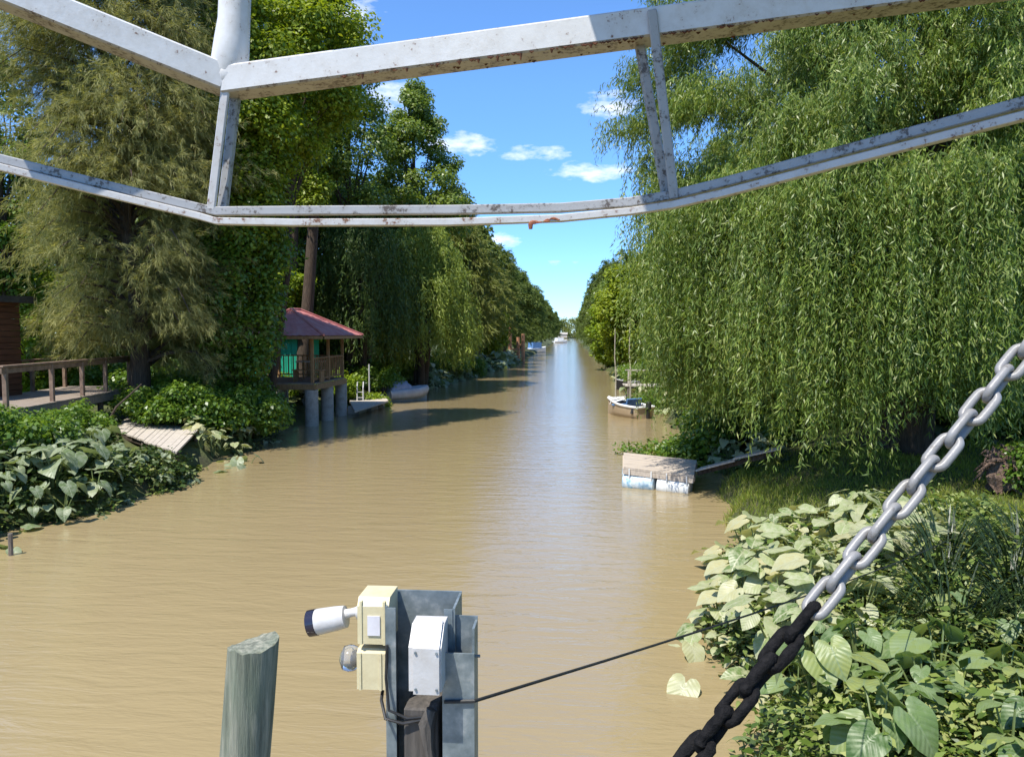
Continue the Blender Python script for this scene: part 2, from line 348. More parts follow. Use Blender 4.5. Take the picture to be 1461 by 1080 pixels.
# ------------------------------------------------------------------ terrain
def lerp_tab(tab, y):
    if y <= tab[0][0]: return tab[0][1]
    for (a, b_), (c_, d_) in zip(tab, tab[1:]):
        if y <= c_: return b_ + (d_ - b_) * (y - a) / (c_ - a)
    return tab[-1][1]
XL = [(0, -9.6), (12, -9.6), (15, -9.1), (18, -9.0), (20, -9.4), (24, -9.9), (27, -10.2), (34, -10.2), (40, -9.3), (54, -8.6), (70, -7.4), (85, -6.3), (120, -6), (300, -5.5), (500, -5.5)]
XR = [(0, 1.1), (6, 1.4), (8, 1.9), (10, 2.0), (13, 2.6), (16, 3.3), (22, 3.7), (34, 3.9), (60, 3.4), (85, 3.1), (150, 2.9), (500, 3.2)]
def sst(a, b_, x):
    t = min(1, max(0, (x - a) / (b_ - a))); return t * t * (3 - 2 * t)
def gh(x, y):
    wob = .25 * math.sin(y * .9) + .18 * math.sin(y * 2.3 + 1)
    l = lerp_tab(XL, y) + wob - x; r = x - lerp_tab(XR, y) + wob
    end = sst(455, 470, y)
    hl = -.7 + 1.15 * sst(-.5, .7, l) + .45 * sst(.7, 4, l); hr = -.7 + 1.1 * sst(-.4, .6, r) + .5 * sst(.6, 3.5, r)
    return max(hl, hr, -.7 + 1.3 * end) + .05 * math.sin(x * 1.7 + y) * sst(.3, 2, max(l, r)) + .04 * math.sin(x * 3.1 - y * 2.2) * sst(.3, 2, max(l, r))
def axis(fine0, fine1, step, outs):
    a = list(np.arange(fine0, fine1 + 1e-6, step)); return sorted([-o for o in outs] + a + outs) if False else a
xs = [-3000, -1200, -500, -250, -120, -70, -45, -32, -24, -20] + list(np.arange(-17, 12.01, .35)) + [14, 17, 21, 28, 40, 60, 100, 200, 400, 1000, 3000]
ys = [-200, -100, -50, -25, -12] + list(np.arange(-6, 60, .6)) + list(np.arange(61, 130, 2.5)) + list(range(135, 480, 8)) + [500, 600, 800, 1200, 2000, 3500]
vs = [(x, y, gh(x, y)) for y in ys for x in xs]; nx = len(xs)
fs = [(j * nx + i, j * nx + i + 1, (j + 1) * nx + i + 1, (j + 1) * nx + i) for j in range(len(ys) - 1) for i in range(nx - 1)]
tag(MB().add(vs, fs).build('ground', M['ground'], smooth=2), kind='structure')
tag(MB().add([(-16, -120, 0), (9, -120, 0), (9, 475, 0), (-16, 475, 0)], [(0, 1, 2, 3)]).build('river_water', M['water']), kind='structure')
# ------------------------------------------------------------------ tree makers
def limbs(mb, base, top, r, ends, n=7, rng=R, bend=.15):
    H = (Vector(top) - Vector(base)).length
    k = 7; pts = []; rad = []
    for i in range(k + 1):
        t = i / k; p = Vector(base).lerp(Vector(top), t) + Vector((rng.uniform(-1, 1), rng.uniform(-1, 1), 0)) * bend * (H * .08) * math.sin(PI * t)
        pts.append(p); rad.append(r * (1.35 - .35 * min(1, t * 6)) * (1 - .75 * t))
    mb.tube(pts, rad, n + 3)
    for e in ends:
        e = Vector(e); t = max(.15, min(.92, (e.z - base[2]) / H * rng.uniform(.5, .85))); i = min(k - 1, int(t * k)); s = pts[i].lerp(pts[i + 1], t * k - i)
        rr = r * (1 - .75 * t) * .5; mid = s.lerp(e, .5) + Vector((rng.uniform(-.3, .3), rng.uniform(-.3, .3), rng.uniform(0, .5)))
        mb.tube([s, s.lerp(mid, .6) + Vector((0, 0, .08)), mid, e], [rr, rr * .75, rr * .5, max(.012, rr * .15)], n, caps=False)
def blob_leaves(g, c, r, n, L, W, flat=.75, down=.25):
    u = unit(g.normal(size=(n, 3))); rad = g.random(n)[:, None] ** .45
    P = np.array(c) + u * rad * np.array([r, r, r * flat])
    N = unit(u * .7 + np.array([0, 0, .6]) + g.normal(size=(n, 3)) * .45)
    D = g.normal(size=(n, 3)) + u * .5 + np.array([0, 0, -down * 2]); D = D - N * np.sum(D * N, 1, keepdims=True)
    s = g.uniform(.65, 1.25, n); return (P, D, N, L * s, W * s)
def broadtree(name, label, x, y, H, cb, rx, nl, lr, npl, L, W, lm, tm, seed, tr=.25, cat='tree', group=None, ry=None, prof=None, lean=(0, 0)):
    rng = random.Random(seed); g = np.random.default_rng(seed); ry = ry or rx; z0 = gh(x, y) - .1
    root = empty(name, (x, y, z0), label, cat, group)
    parts = []; ends = []; cz = (H + cb) / 2; hz = (H - cb) / 2
    for i in range(nl):
        a = rng.uniform(0, 2 * PI); t = rng.uniform(-1, 1); q = math.sqrt(max(0, 1 - t * t)) if prof is None else prof((t + 1) / 2)
        k = rng.uniform(.35, 1.0) ** .6
        f = (t + 1) / 2
        c = (lean[0] * f + rx * q * k * math.cos(a), lean[1] * f + ry * q * k * math.sin(a), cz + hz * t * (.9 if prof is None else .97))
        r = lr * rng.uniform(.6, 1.3) * (.75 + .4 * q); parts.append(blob_leaves(g, c, r, int(npl * (r / lr) ** 2), L, W))
        if i < 34: ends.append(c)
    tb = MB(); limbs(tb, (0, 0, 0), (lean[0] * .8, lean[1] * .8, cb + (H - cb) * .75), tr, ends, 6, rng); tb.build('trunk', tm, root, True)
    leaf_obj('crown', parts, lm, root); return root
def casuarina(name, label, x, y, H, rb, nb, npb, L, W, lm, tm, seed, tr=.28, cat='tree', group=None, z1=1.2, prof=None, fine=True):
    rng = random.Random(seed); g = np.random.default_rng(seed); z0 = gh(x, y) - .1
    root = empty(name, (x, y, z0), label, cat, group); tb = MB(); parts = []
    k = 9; pts = [Vector((rng.uniform(-.12, .12) * min(i, 3), rng.uniform(-.12, .12) * min(i, 3), H * i / k)) for i in range(k + 1)]
    tb.tube(pts, [tr * (1.3 if i == 0 else 1) * (1 - .93 * i / k) for i in range(k + 1)], 9)
    for i in range(nb):
        f = rng.random() ** .9; z = z1 + (H - z1) * f * .98; a = rng.uniform(0, 2 * PI)
        R_ = rb * (prof(f) if prof else (1 - f) ** .7 * .9 + .1) * rng.uniform(.6, 1.12); R_ = max(R_, .4)
        j = min(k - 1, int(z / H * k)); s = pts[j].lerp(pts[j + 1], z / H * k - j)
        o = Vector((math.cos(a), math.sin(a), 0)); rise = rng.uniform(.1, .55) * R_
        p = [s, s + o * R_ * .4 + Vector((0, 0, rise * .7)), s + o * R_ * .75 + Vector((0, 0, rise * .8)), s + o * R_ + Vector((0, 0, rise * .8 - R_ * rng.uniform(.1, .35)))]
        br = max(.012, tr * (1 - f) * .25); tb.tube(p, [br, br * .7, br * .45, .006], 5, caps=False)
        n = int(npb * (.4 + R_ / rb))
        # side twigs in tufts: needles hang from twig points
        nt_ = max(4, n // 22); tt = g.uniform(.3, 1.0, nt_)
        P3 = np.array([list(v) for v in p]); seg = np.minimum(2, (tt * 3).astype(int)); fr = (tt * 3 - seg)[:, None]
        T = P3[seg] * (1 - fr) + P3[seg + 1] * fr; T = T + g.normal(size=(nt_, 3)) * np.array([.2, .2, .12]) * (R_ / 2.2 + .3)
        sdir = unit(g.normal(size=(nt_, 3)) * .7 + np.array([o.x * .9, o.y * .9, .15]))
        idx = g.integers(0, nt_, n); u = g.random(n)[:, None]; tl = L * 1.6
        P = T[idx] + sdir[idx] * u * tl + np.array([0, 0, -1.0]) * (u ** 2) * tl * .55 + g.normal(size=(n, 3)) * .02
        D = unit(sdir[idx] * .8 + np.array([0, 0, -.75]) + g.normal(size=(n, 3)) * .35)
        N = g.normal(size=(n, 3)); s_ = g.uniform(.6, 1.3, n); parts.append((P, D, N, L * s_, W * np.ones(n)))
    tb.build('trunk', tm, root, True); leaf_obj('crown', parts, lm, root, 0.0); return root
def willow(name, label, x, y, H, rx, ry, nl, ns, step, L, W, lm, tm, seed, tr=.4, cat='tree', group=None, zlow=3.2, front=None, skirt=1.0, stems=3, hang=(1.1, 2.4), tuft=.4, clear=.35, under=1.0, extra=(), longf=.22):
    rng = random.Random(seed); g = np.random.default_rng(seed); z0 = gh(x, y) - .1
    root = empty(name, (x, y, z0), label, cat, group); parts = []; ends = []; tw = MB()
    for i in range(nl + len(extra)):
        a = rng.uniform(0, 2 * PI)
        if front is not None and math.cos(a - front) < -.1 and rng.random() < .72: a = front + rng.uniform(-1.5, 1.5)
        f = rng.random() ** .95; z = zlow + (H - zlow) * f
        q = math.sqrt(max(.02, 1 - max(0, (f - .35) / .68) ** 2)) * (1 if f > .35 else under + (1 - under) * f / .35); kk = rng.choice((1, 1, 1, .85, .65) if f < .55 else (1, 1, .85, .6, .35)) * rng.uniform(.78, 1.12)
        o = np.array([math.cos(a), math.sin(a), 0]); tg = np.array([-o[1], o[0], 0])
        c = np.array([rx * q * kk * o[0], ry * q * kk * o[1], z])
        ex = extra[i - nl] if i >= nl else None
        if ex: c = np.array([ex[0] - x, ex[1] - y, ex[2]]); f = .5; wd = .3
        if i < 46: ends.append(tuple(c - o * .5))
        wd = rng.uniform(.22, .5) * (1 + tuft) if not ex else rng.uniform(.18, .35)
        for s in range(int(ns * rng.uniform(.7, 1.2)) if not ex else 46):
            ro = c + tg * g.normal() * wd + o * g.normal() * .3 + np.array([0, 0, g.normal() * .18])
            Ls = rng.uniform(*hang)
            if f < longf: Ls = rng.uniform(1.7, 3.5) * skirt
            elif f < longf * 2.2: Ls *= 1.5
            if ex: Ls = ex[3] * (rng.uniform(.75, 1.25) if len(ex) > 4 else rng.uniform(.6, 1.0))
            Ls = min(Ls, max(.5, ro[2] - clear - rng.random() * 1.6) if not ex or len(ex) < 5 else max(.5, ro[2] - ex[4] - rng.random()))
            out = o * rng.uniform(.2, .7) + tg * g.normal() * .25; n = max(5, int(Ls / step)); t = (np.arange(n) / n)[:, None] * Ls
            P = ro + out * 1.0 * (1 - np.exp(-t * 1.6)) + np.array([0, 0, 1.0]) * (.5 * np.sin(np.minimum(t * 1.9, PI)) * .6 - np.maximum(t - .25, 0) * .97) + g.normal(size=(n, 3)) * .025
            P[:, :2] += (np.sin(t * 3 + g.random() * 6) * .04)
            D = np.array([0, 0, -.8]) + g.normal(size=(n, 3)) * .42 + out * .3
            N = g.normal(size=(n, 3)) + o * .9 + np.array([0, 0, .5]); sc_ = g.uniform(.7, 1.25, n)
            parts.append((P, D, N, L * sc_, W * sc_))
    tb = MB()
    for s in range(stems):
        aa = 2 * PI * s / stems + .6; b0 = (math.cos(aa) * tr * .8, math.sin(aa) * tr * .8, 0)
        limbs(tb, b0, (math.cos(aa) * rx * .25, math.sin(aa) * ry * .25, H * .68), tr * rng.uniform(.75, 1.1), ends[s::stems], 6, rng, .3)
    tb.build('trunk', tm, root, True); leaf_obj('crown', parts, lm, root, .1); return root
# ---- the trees of the left bank
W2 = lambda px, Y: at(px, 475, Y).x
casuarina('casuarina_tree', 'huge feathery grey-green casuarina drooping over the railed deck', W2(195, 22.5), 22.5, 19, 3.2, 400, 1250, .24, .0135, M['casu'], M['bark'], 11, .3,
          prof=lambda f: (.72 + .35 * math.sin(PI * min(1, f * 1.5))) if f < .66 else 1.05 * (1 - f) / .34 * .75 + .2, z1=1.5)
broadtree('vine_draped_tree', 'dark green broad-leaved tree between the feathery tree and the red-roofed gazebo', W2(338, 24), 24, 8.8, .7, 1.35, 90, .6, 260, .15, .1, M['vine'], M['bark'], 12, .14)
broadtree('broadleaf_tree', 'tall sunlit yellow-green broadleaf tree rising above the gazebo roof', W2(405, 40), 40, 22, 7, 4.2, 150, .8, 420, .16, .105, M['broad'], M['barkpine'], 13, .3)
broadtree('broadleaf_tree', 'light airy green tree with sky gaps at the top left of the white pipe', W2(300, 35), 35, 24, 7, 3.4, 95, .75, 300, .16, .1, M['broad'], M['bark'], 14, .28)
broadtree('broadleaf_tree', 'thin topped green tree showing under the white beam left of the clouds', W2(500, 40), 40, 18.5, 8, 2.2, 60, .75, 260, .18, .11, M['poplar'], M['bark'], 15, .24)
broadtree('poplar_tree', 'tall dark green poplar standing against the open sky beside the river', W2(592, 47), 47, 18.6, 5.5, 3.4, 170, .75, 330, .19, .13, M['poplar'], M['bark'], 16, .3,
          prof=lambda f: min(1, .75 + .5 * f) if f < .4 else max(.05, 1.05 * (1 - ((f - .35) / .66) ** 1.6)))
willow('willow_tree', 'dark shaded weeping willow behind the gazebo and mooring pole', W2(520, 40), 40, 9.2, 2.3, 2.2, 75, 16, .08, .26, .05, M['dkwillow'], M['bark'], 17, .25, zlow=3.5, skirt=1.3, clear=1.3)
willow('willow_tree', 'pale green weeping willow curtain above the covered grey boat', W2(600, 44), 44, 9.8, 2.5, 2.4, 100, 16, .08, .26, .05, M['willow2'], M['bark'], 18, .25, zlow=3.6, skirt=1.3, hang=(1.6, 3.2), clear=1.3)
broadtree('ivy_clad_tree', 'ivy-covered tree at the far left edge above the brown hut', W2(8, 25), 25, 12.5, 3.5, 1.3, 70, .55, 260, .15, .1, M['vine'], M['bark'], 19, .2)
broadtree('bright_shrub_tree', 'bright lime-green tree in full sun behind the brown hut', W2(45, 27), 27, 5.6, .6, 2.2, 55, .6, 300, .17, .11, M['bright'], M['bark'], 20, .1)
broadtree('bright_shrub_tree', 'yellow-green leafy tree just left of the red roof ridge', W2(392, 36), 36, 6.4, .8, 1.9, 50, .6, 260, .18, .12, M['bright'], M['bark'], 21, .1)
broadtree('broadleaf_tree', 'bright yellow-green broadleaf between the feathery tree and the bare pine trunk', W2(350, 24.2), 24.2, 14.5, 4.8, 1.7, 120, .65, 330, .15, .1, M['broad'], M['bark'], 22, .17)
broadtree('broadleaf_tree', 'sunny lime-green broadleaf crown over the gazebo, under the junction of white beams', W2(377, 26.4), 26.4, 15.8, 8.8, 2.3, 125, .7, 320, .16, .105, M['broad'], M['bark'], 23, .17, lean=(2.0, .8))
# pine with the bare trunk seen above and under the gazebo roof
pr = empty('pine_tree', (W2(430, 34.3), 34.3, .6), 'tall pine whose bare brown trunk rises behind the gazebo roof', 'tree')
tb = MB(); tb.tube([(0, 0, 0), (.1, 0, 2), (.35, 0, 4.5), (.62, .1, 8), (.7, .2, 13), (.6, .2, 17)], [.36, .31, .27, .24, .18, .06], 12)
gg = np.random.default_rng(5); pp = []
for i in range(46):
    a = R.uniform(0, 6.28); z = R.uniform(12.5, 18); r = R.uniform(.6, 2.2) * (1 - (z - 12.5) / 9); c = (.65 + r * math.cos(a), .15 + r * math.sin(a), z)
    pp.append(blob_leaves(gg, c, .6, 200, .24, .03)); tb.tube([(.65, .15, z - .6), c], [.05, .012], 5, False)
tb.build('trunk', M['bark'], pr, True); leaf_obj('crown', pp, M['pine'], pr)
leaf_obj('ivy', [blob_leaves(gg, (.62 + R.uniform(-.5, .5), R.uniform(-.8, .1), R.uniform(8.6, 14)), .7, 260, .16, .1) for i in range(26)], M['broad'], pr)
p2 = empty('pine_tree', (W2(418, 37.5), 37.5, .6), 'slim dark pine trunk standing left of the bare brown one', 'tree')
tb = MB(); tb.tube([(0, 0, 0), (.05, 0, 5), (.3, 0, 10), (.2, .1, 15)], [.22, .19, .15, .06], 10); tb.build('trunk', M['bark'], p2, True)
leaf_obj('crown', [blob_leaves(gg, (.2 + R.uniform(-1.3, 1.3), R.uniform(-1.3, 1.3), R.uniform(9.5, 15.5)), .6, 200, .24, .04) for i in range(26)], M['pine'], p2)
# ---- the big willow of the right bank
willow('willow_tree', 'huge weeping willow on right bank with fronds hanging to the grass', 7.3, 17.8, 14.3, 5.3, 4.5, 340, 82, .034, .125, .0225, M['willow'], M['bark'], 31, .42, zlow=3.3, front=-PI * .64, skirt=1.2, stems=4, hang=(.4, 1.15), tuft=-.2, under=.8, longf=.07, extra=[(W2(p, q), q, z, l, max(0, 4.3 - l)) for p, q, z, l in ((1185, 13.6, 5.6, 4.6), (1150, 13.8, 5.4, 4.2), (1218, 13.3, 5.5, 4.4), (1060, 14.6, 5.0, 3.2), (1105, 14.2, 5.2, 3.6), (1265, 13.2, 5.3, 3.6), (1300, 13.4, 5.0, 3.5), (1395, 12.9, 5.4, 3.3), (1340, 13, 5.2, 3.5), (1320, 13.8, 4.4, 3.6), (1285, 13.8, 4.6, 3.7), (1365, 13.6, 4.6, 3.4), (1235, 13.6, 4.4, 3.9), (932, 17.5, 5.6, 3.0), (945, 17, 4.6, 3.2), (965, 16.6, 4.0, 3.4), (935, 18, 6.8, 2.5), (950, 17.5, 6.0, 2.6), (960, 17, 5.4, 3), (985, 16.5, 4.4, 3.3), (1440, 13.2, 5.5, 2.5), (1010, 15.2, 5, 3.0), (970, 16, 5, 3.0), (1170, 14, 6.5, 3.5), (1135, 13.4, 5.0, 4.4), (1200, 13.0, 4.8, 4.4), (1420, 15, 5.2, 3.5), (1460, 14.5, 5.4, 3.5), (1385, 15.5, 5.2, 3.5), (1350, 16, 5.2, 3.6), (1480, 14, 6, 3))] + [(W2(p, q), q, 2.7 + (475 - yy) / F * q, 1.2) for p, q, yy in [(1180 + 62 * i + 25 * (j % 2), 14.6 + .5 * ((i + j) % 3), -30 + 62 * j) for i in range(6) for j in range(3)] + [(1130 + 48 * i + 20 * (j % 2), 16.4 + .5 * ((i + j) % 3), -70 + 50 * j) for i in range(9) for j in range(5)]])
willow('willow_tree', 'second weeping willow behind, trailing dark fronds over the moored open boat', 7.3, 27, 12, 3.0, 3.2, 150, 18, .06, .17, .03, M['willow'], M['bark'], 32, .32, zlow=3.0, front=-PI * .6, skirt=1.3, stems=3)
# ---- row trees: five built, the rest copied
def lab(s): return s
rowL = [casuarina('row_casuarina', 'olive casuarina leaning over the water past the left willow', W2(655, 60), 60, 12.6, 3.0, 150, 170, .5, .06, M['olive'], M['bark'], 41, .22, prof=lambda f: .7 + .4 * math.sin(PI * f) - .65 * f * f, z1=2.2),
        broadtree('row_tree', 'dark round-topped tree behind the olive casuarina', W2(640, 64), 64, 15, 3, 3.6, 90, 1.0, 220, .32, .2, M['pine'], M['bark'], 42, .25),
        casuarina('row_pine', 'dark conical pine of the left row down the channel', -8.6, 92, 13.6, 3.0, 140, 150, .55, .08, M['pine'], M['bark'], 43, .22),
        broadtree('row_tree', 'bright green low tree at the water behind the rusty posts', W2(690, 80), 80, 6, .6, 2.4, 50, .8, 170, .34, .2, M['broad'], M['bark'], 44, .12)]
G1 = 'trees in the rows along the channel'
LF = 'tree of the row far down the left bank'
for Y, x, k, s in [(66, -10.2, 0, 1.0), (74, -9.3, 0, 1.02), (82, -9.4, 0, 1.0), (100, -9, 2, .95), (110, -9.5, 2, 1.05), (118, -8.6, 1, .85), (130, -8.6, 2, 1.0), (142, -9.2, 2, .95), (155, -8.5, 1, .8), (170, -8.4, 2, 1), (190, -8.6, 2, 1.05), (215, -8.4, 1, .85),
                   (245, -8.4, 2, 1), (285, -8.2, 2, .95), (335, -8.3, 1, .8), (380, -8, 2, 1), (420, -8, 1, .8), (72, -14, 1, 1.0), (88, -13.5, 2, 1.1), (104, -14, 1, 1.0), (125, -13.5, 2, 1.15)]:
    dup(rowL[k], (x, Y, gh(x, Y) - .1), R.uniform(0, 6), s, LF, G1)
rowL.append(broadtree('garden_tree', 'mid-green rounded tree behind the bright tree near the hut', -19, 36, 11, 1.6, 3.4, 90, .9, 240, .26, .16, M['poplar'], M['bark'], 45, .22))
rowR = [broadtree('bank_tree', 'yellow-green tree leaning out left of the right willow curtain', W2(905, 55), 55, 8.4, .6, 2.2, 75, .8, 260, .24, .15, M['broad'], M['bark'], 51, .16),
        broadtree('bank_tree', 'bright lime bush at the waterline down the right bank', W2(868, 72), 72, 6.2, .3, 1.7, 50, .7, 220, .28, .17, M['bright'], M['bark'], 52, .1)]
LR = 'tree of the row far down the right bank'
for Y, x, src, s in [(62, 6.8, rowL[4], .9), (80, 5.6, rowL[2], .85), (90, 5.2, rowL[4], .9), (102, 5.0, rowL[2], .95), (114, 4.8, rowL[1], .75), (128, 4.6, rowL[2], 1.0), (142, 4.6, rowL[2], .9), (160, 4.6, rowL[1], .75), (180, 4.6, rowL[2], 1), (205, 4.7, rowL[2], .9), (235, 4.8, rowL[2], .95), (270, 5, rowL[1], .8), (310, 5, rowL[2], 1), (355, 5.2, rowL[2], .95), (405, 5.4, rowL[1], .8),
                   (48, 9, rowL[4], 1.1), (40, 11, rowL[1], .85), (33, 14, rowL[4], 1.0), (26, 17, rowL[4], 1.0), (22, 17.5, rowL[1], .7), (30, 20, rowL[4], 1.1), (38, 19, rowL[1], 1.0), (45, 15, rowL[4], 1.2), (24, 22, rowL[4], 1.2), (30, 11.5, rowL[1], .75), (34, 9.5, rowL[4], .9)]:
    dup(src, (x, Y, gh(x, Y) - .1), R.uniform(0, 6), s, LR, G1)
LB = 'leafy tree standing back from the left bank behind the gardens'
for Y, x, src, s in [(40, -17.5, rowL[4], .95), (46, -14.5, rowL[4], 1.1), (46, -21, rowL[1], 1.0), (40, -24, rowL[4], 1.15), (52, -17, rowL[4], 1.3), (33, -23, rowL[4], .75), (55, -12.5, rowL[1], .85), (31, -28, rowL[4], .9), (60, -24, rowL[1], 1.2), (50, -30, rowL[4], 1.3)]:
    dup(src, (x, Y, gh(x, Y) - .1), R.uniform(0, 6), s, LB, 'trees behind the left bank gardens')
# palm above the row
pa = empty('palm_tree', (W2(681, 78), 78, .6), 'tall palm with sparse drooping fronds topping the left tree row', 'palm')
tb = MB(); tb.tube([(0, 0, 0), (.1, 0, 7), (0, 0, 13.4)], [.3, .24, .26], 9); tb.build('trunk', M['bark'], pa, True)
fr = []; fg = np.random.default_rng(3)
for i in range(14):
    a = i * 2.4; o = np.array([math.cos(a), math.sin(a), 0]); n = 60; t = np.linspace(.1, 1, n)[:, None]; l = 1.9
    P = np.array([0, 0, 13.4]) + o * t * l * .8 + np.array([0, 0, 1.0]) * (t * .9 - t * t * 2.3); D = np.array([0, 0, -.8]) + o * .5 + fg.normal(size=(n, 3)) * .3
    fr.append((P, D, fg.normal(size=(n, 3)), np.full(n, .55), np.full(n, .08)))
leaf_obj('fronds', fr, M['pine'], pa)
# far wood closing the channel
g = np.random.default_rng(77); pp = []
for i in range(520):
    a = g.uniform(-75, 75); pp.append(blob_leaves(g, (a, 462 + g.uniform(0, 25), g.uniform(1, 11.5)), 3.0, 70, 1.0, .6))
tag(leaf_obj('far_wood', pp, M['olive']), kind='stuff')
# ---- shrubs
def bush(name, label, x, y, r, h, n, npl, L, W, lm, seed, group=None):
    rng = random.Random(seed); g = np.random.default_rng(seed); root = empty(name, (x, y, gh(x, y)), label, 'shrub', group)
    parts = []; tb = MB()
    for i in range(n):
        a = rng.uniform(0, 6.28); q = rng.random() ** .5; c = (r * q * math.cos(a), r * q * math.sin(a), h * (.15 + .7 * rng.random() * (1 - .4 * q)))
        parts.append(blob_leaves(g, c, r * .34, npl, L, W)); tb.tube([(c[0] * .15, c[1] * .15, 0), (c[0] * .6, c[1] * .6, c[2] * .6), c], [.02, .014, .005], 5, False)
    tb.build('stems', M['bark'], root); leaf_obj('foliage', parts, lm, root); return root
b_d = bush('garden_bush', 'dark leafy bush on the left bank beside the gazebo piles', -10.9, 24.6, 1.2, 1.9, 34, 170, .13, .085, M['vine'], 61)
b_b = bush('garden_bush', 'sunny yellow-green bush seen through the gazebo railing', W2(470, 35), 35, 1.3, 1.5, 30, 160, .15, .1, M['bright'], 62)
b_c = bush('garden_bush', 'dark round bush with pale leaves at the end of the gangway', W2(1000, 20.5), 20.5, 1.3, 1.5, 34, 170, .13, .08, M['vine'], 63)
dup(b_b, (W2(398, 33.2), 33.2, gh(-13, 33)), 2, .75, 'yellow-green bush below the green panel of the shed')
dup(b_b, (W2(515, 35.5), 35.5, gh(-10, 35)), 4, .9, 'olive bush between the gazebo and the white mooring pole')
GB = 'low bushes on the left bank'; LBu = 'low dark bush under the trees of the left bank'
for px, Y, s in [(300, 22, 1.0), (222, 21.4, .85), (262, 21.6, 1.0), (190, 22.8, .8), (350, 23, 1.05), (330, 26, 1.1), (250, 24, .9), (40, 15.5, .75), (-20, 14.5, .9), (90, 17.5, .7), (372, 25.0, .7), (220, 27, 1.1), (160, 28, 1.1), (100, 29, 1.1), (30, 30, 1.0), (540, 39, 1.0), (30, 34, 1.7), (90, 35, 1.8), (-40, 33, 1.8), (150, 36, 1.8), (220, 36, 1.8), (290, 37, 1.8), (350, 42, 1.8), (470, 44, 1.7), (500, 41, 1.3), (560, 44, 1.2), (640, 56, 1.3), (670, 62, 1.3)]:
    p = at(px, 475, Y); dup(b_d, (p.x, Y, gh(p.x, Y)), R.uniform(0, 6), s, LBu, GB)
GR = 'low bushes under the right willows'; LRb = 'low dark bush beneath the right bank willows'
for px, Y, s in [(960, 22, 1.0), (1060, 21, 1.1), (1110, 23, 1.2), (1180, 22, 1.3), (1260, 24, 1.3), (1340, 24, 1.2), (1420, 22, 1.1), (1480, 20, 1.1), (940, 35, 1.0), (1180, 30, 1.8), (1290, 31, 1.8), (1400, 30, 1.9), (1490, 28, 1.8), (1080, 34, 1.7), (930, 44, 1.2), (910, 50, 1.0), (1010, 30, 1.2)]:
    p = at(px, 475, Y); dup(b_c, (p.x, Y, gh(p.x, Y)), R.uniform(0, 6), s, LRb, GR)
dup(b_d, (7.6, 12.6, gh(7.6, 12.6)), 1.1, .65, 'small leafy bush beside the root stump in the right grass')
# ------------------------------------------------------------------ elephant ears
HEART = [(0, .8), (8, .72), (20, .62), (40, .54), (65, .48), (95, .45), (125, .44), (145, .42), (160, .34), (172, .2), (180, .1)]
def ear_plant(name, lm, seed, nleaf, h, L0):
    rng = random.Random(seed); root = bpy.data.objects.new(name, None); C.objects.link(root)
    st = MB(); V = []; Fc = []; UV = []; RN = []
    for i in range(nleaf):
        a = 2.4 * i + rng.uniform(-.4, .4); out = rng.uniform(.12, .5) * h; hz = h * rng.uniform(.45, 1.05); L = L0 * rng.uniform(.55, 1.2); Wd = L * rng.uniform(.42, .52)
        o = Vector((math.cos(a), math.sin(a), 0)); tip = o * out + Vector((0, 0, hz))
        st.tube([o * .03, o * out * .35 + Vector((0, 0, hz * .55)), o * out * .8 + Vector((0, 0, hz * .93)), tip], [.014, .011, .008, .006], 5, False)
        pitch = rng.uniform(-.2, .8); yaw = a + rng.uniform(-.7, .7); roll = rng.uniform(-.5, .5)
        m = Matrix.Translation(tip) @ Matrix.Rotation(yaw - PI / 2, 4, 'Z') @ Matrix.Rotation(-pitch, 4, 'X') @ Matrix.Rotation(roll, 4, 'Y')
        nr, na = 4, 22; b0 = len(V); curl = rng.uniform(.15, .5); ph = rng.uniform(0, 6); cup = rng.uniform(-.1, .35); rn = rng.random(); wf = rng.uniform(.85, 1.1)
        V.append(m @ Vector((0, 0, 0))); UV.append((0, 0))
        for j in range(1, nr + 1):
            for q in range(na):
                th = -PI + 2 * PI * q / na; r = lerp_tab(HEART, abs(math.degrees(th))) * L * 1.12 * j / nr
                X = r * math.sin(th) * wf; Y = r * math.cos(th); t = Y / L; ax_ = abs(X) / L
                Z = -curl * L * (max(0, t) ** 2) * 1.2 - .35 * curl * L * t * t * (t < 0) + cup * ax_ * L * (1 - ax_) + .03 * L * math.sin(th * 5 + ph) * (j / nr) ** 2
                V.append(m @ Vector((X, Y, Z))); UV.append((X / L * 2.1, Y / L + .3))
        for q in range(na):
            Fc.append((b0, b0 + 1 + q, b0 + 1 + (q + 1) % na)); RN.append(rn)
            for j in range(nr - 1):
                k = b0 + 1 + j * na; Fc.append((k + q, k + na + q, k + na + (q + 1) % na, k + (q + 1) % na)); RN.append(rn)
    me = bpy.data.meshes.new('leaves'); me.from_pydata([tuple(v) for v in V], [], Fc)
    ul = me.uv_layers.new(name='UVMap')
    lv = np.empty(len(me.loops), np.int32); me.loops.foreach_get('vertex_index', lv)
    ul.data.foreach_set('uv', np.array(UV, np.float32)[lv].ravel())
    at_ = me.attributes.new('rnd', 'FLOAT', 'FACE'); at_.data.foreach_set('value', np.array(RN, np.float32))
    me.polygons.foreach_set('use_smooth', [True] * len(me.polygons)); me.materials.append(lm)
    ob = bpy.data.objects.new('leaves', me); C.objects.link(ob); ob.parent = root
    st.build('stems', M['stem'], root, True)
    tag(root, cat='plant'); return root
M['stem'] = simple('stem_green', (.09, .13, .04), (.16, .2, .07), 5, .5, bstr=.1)
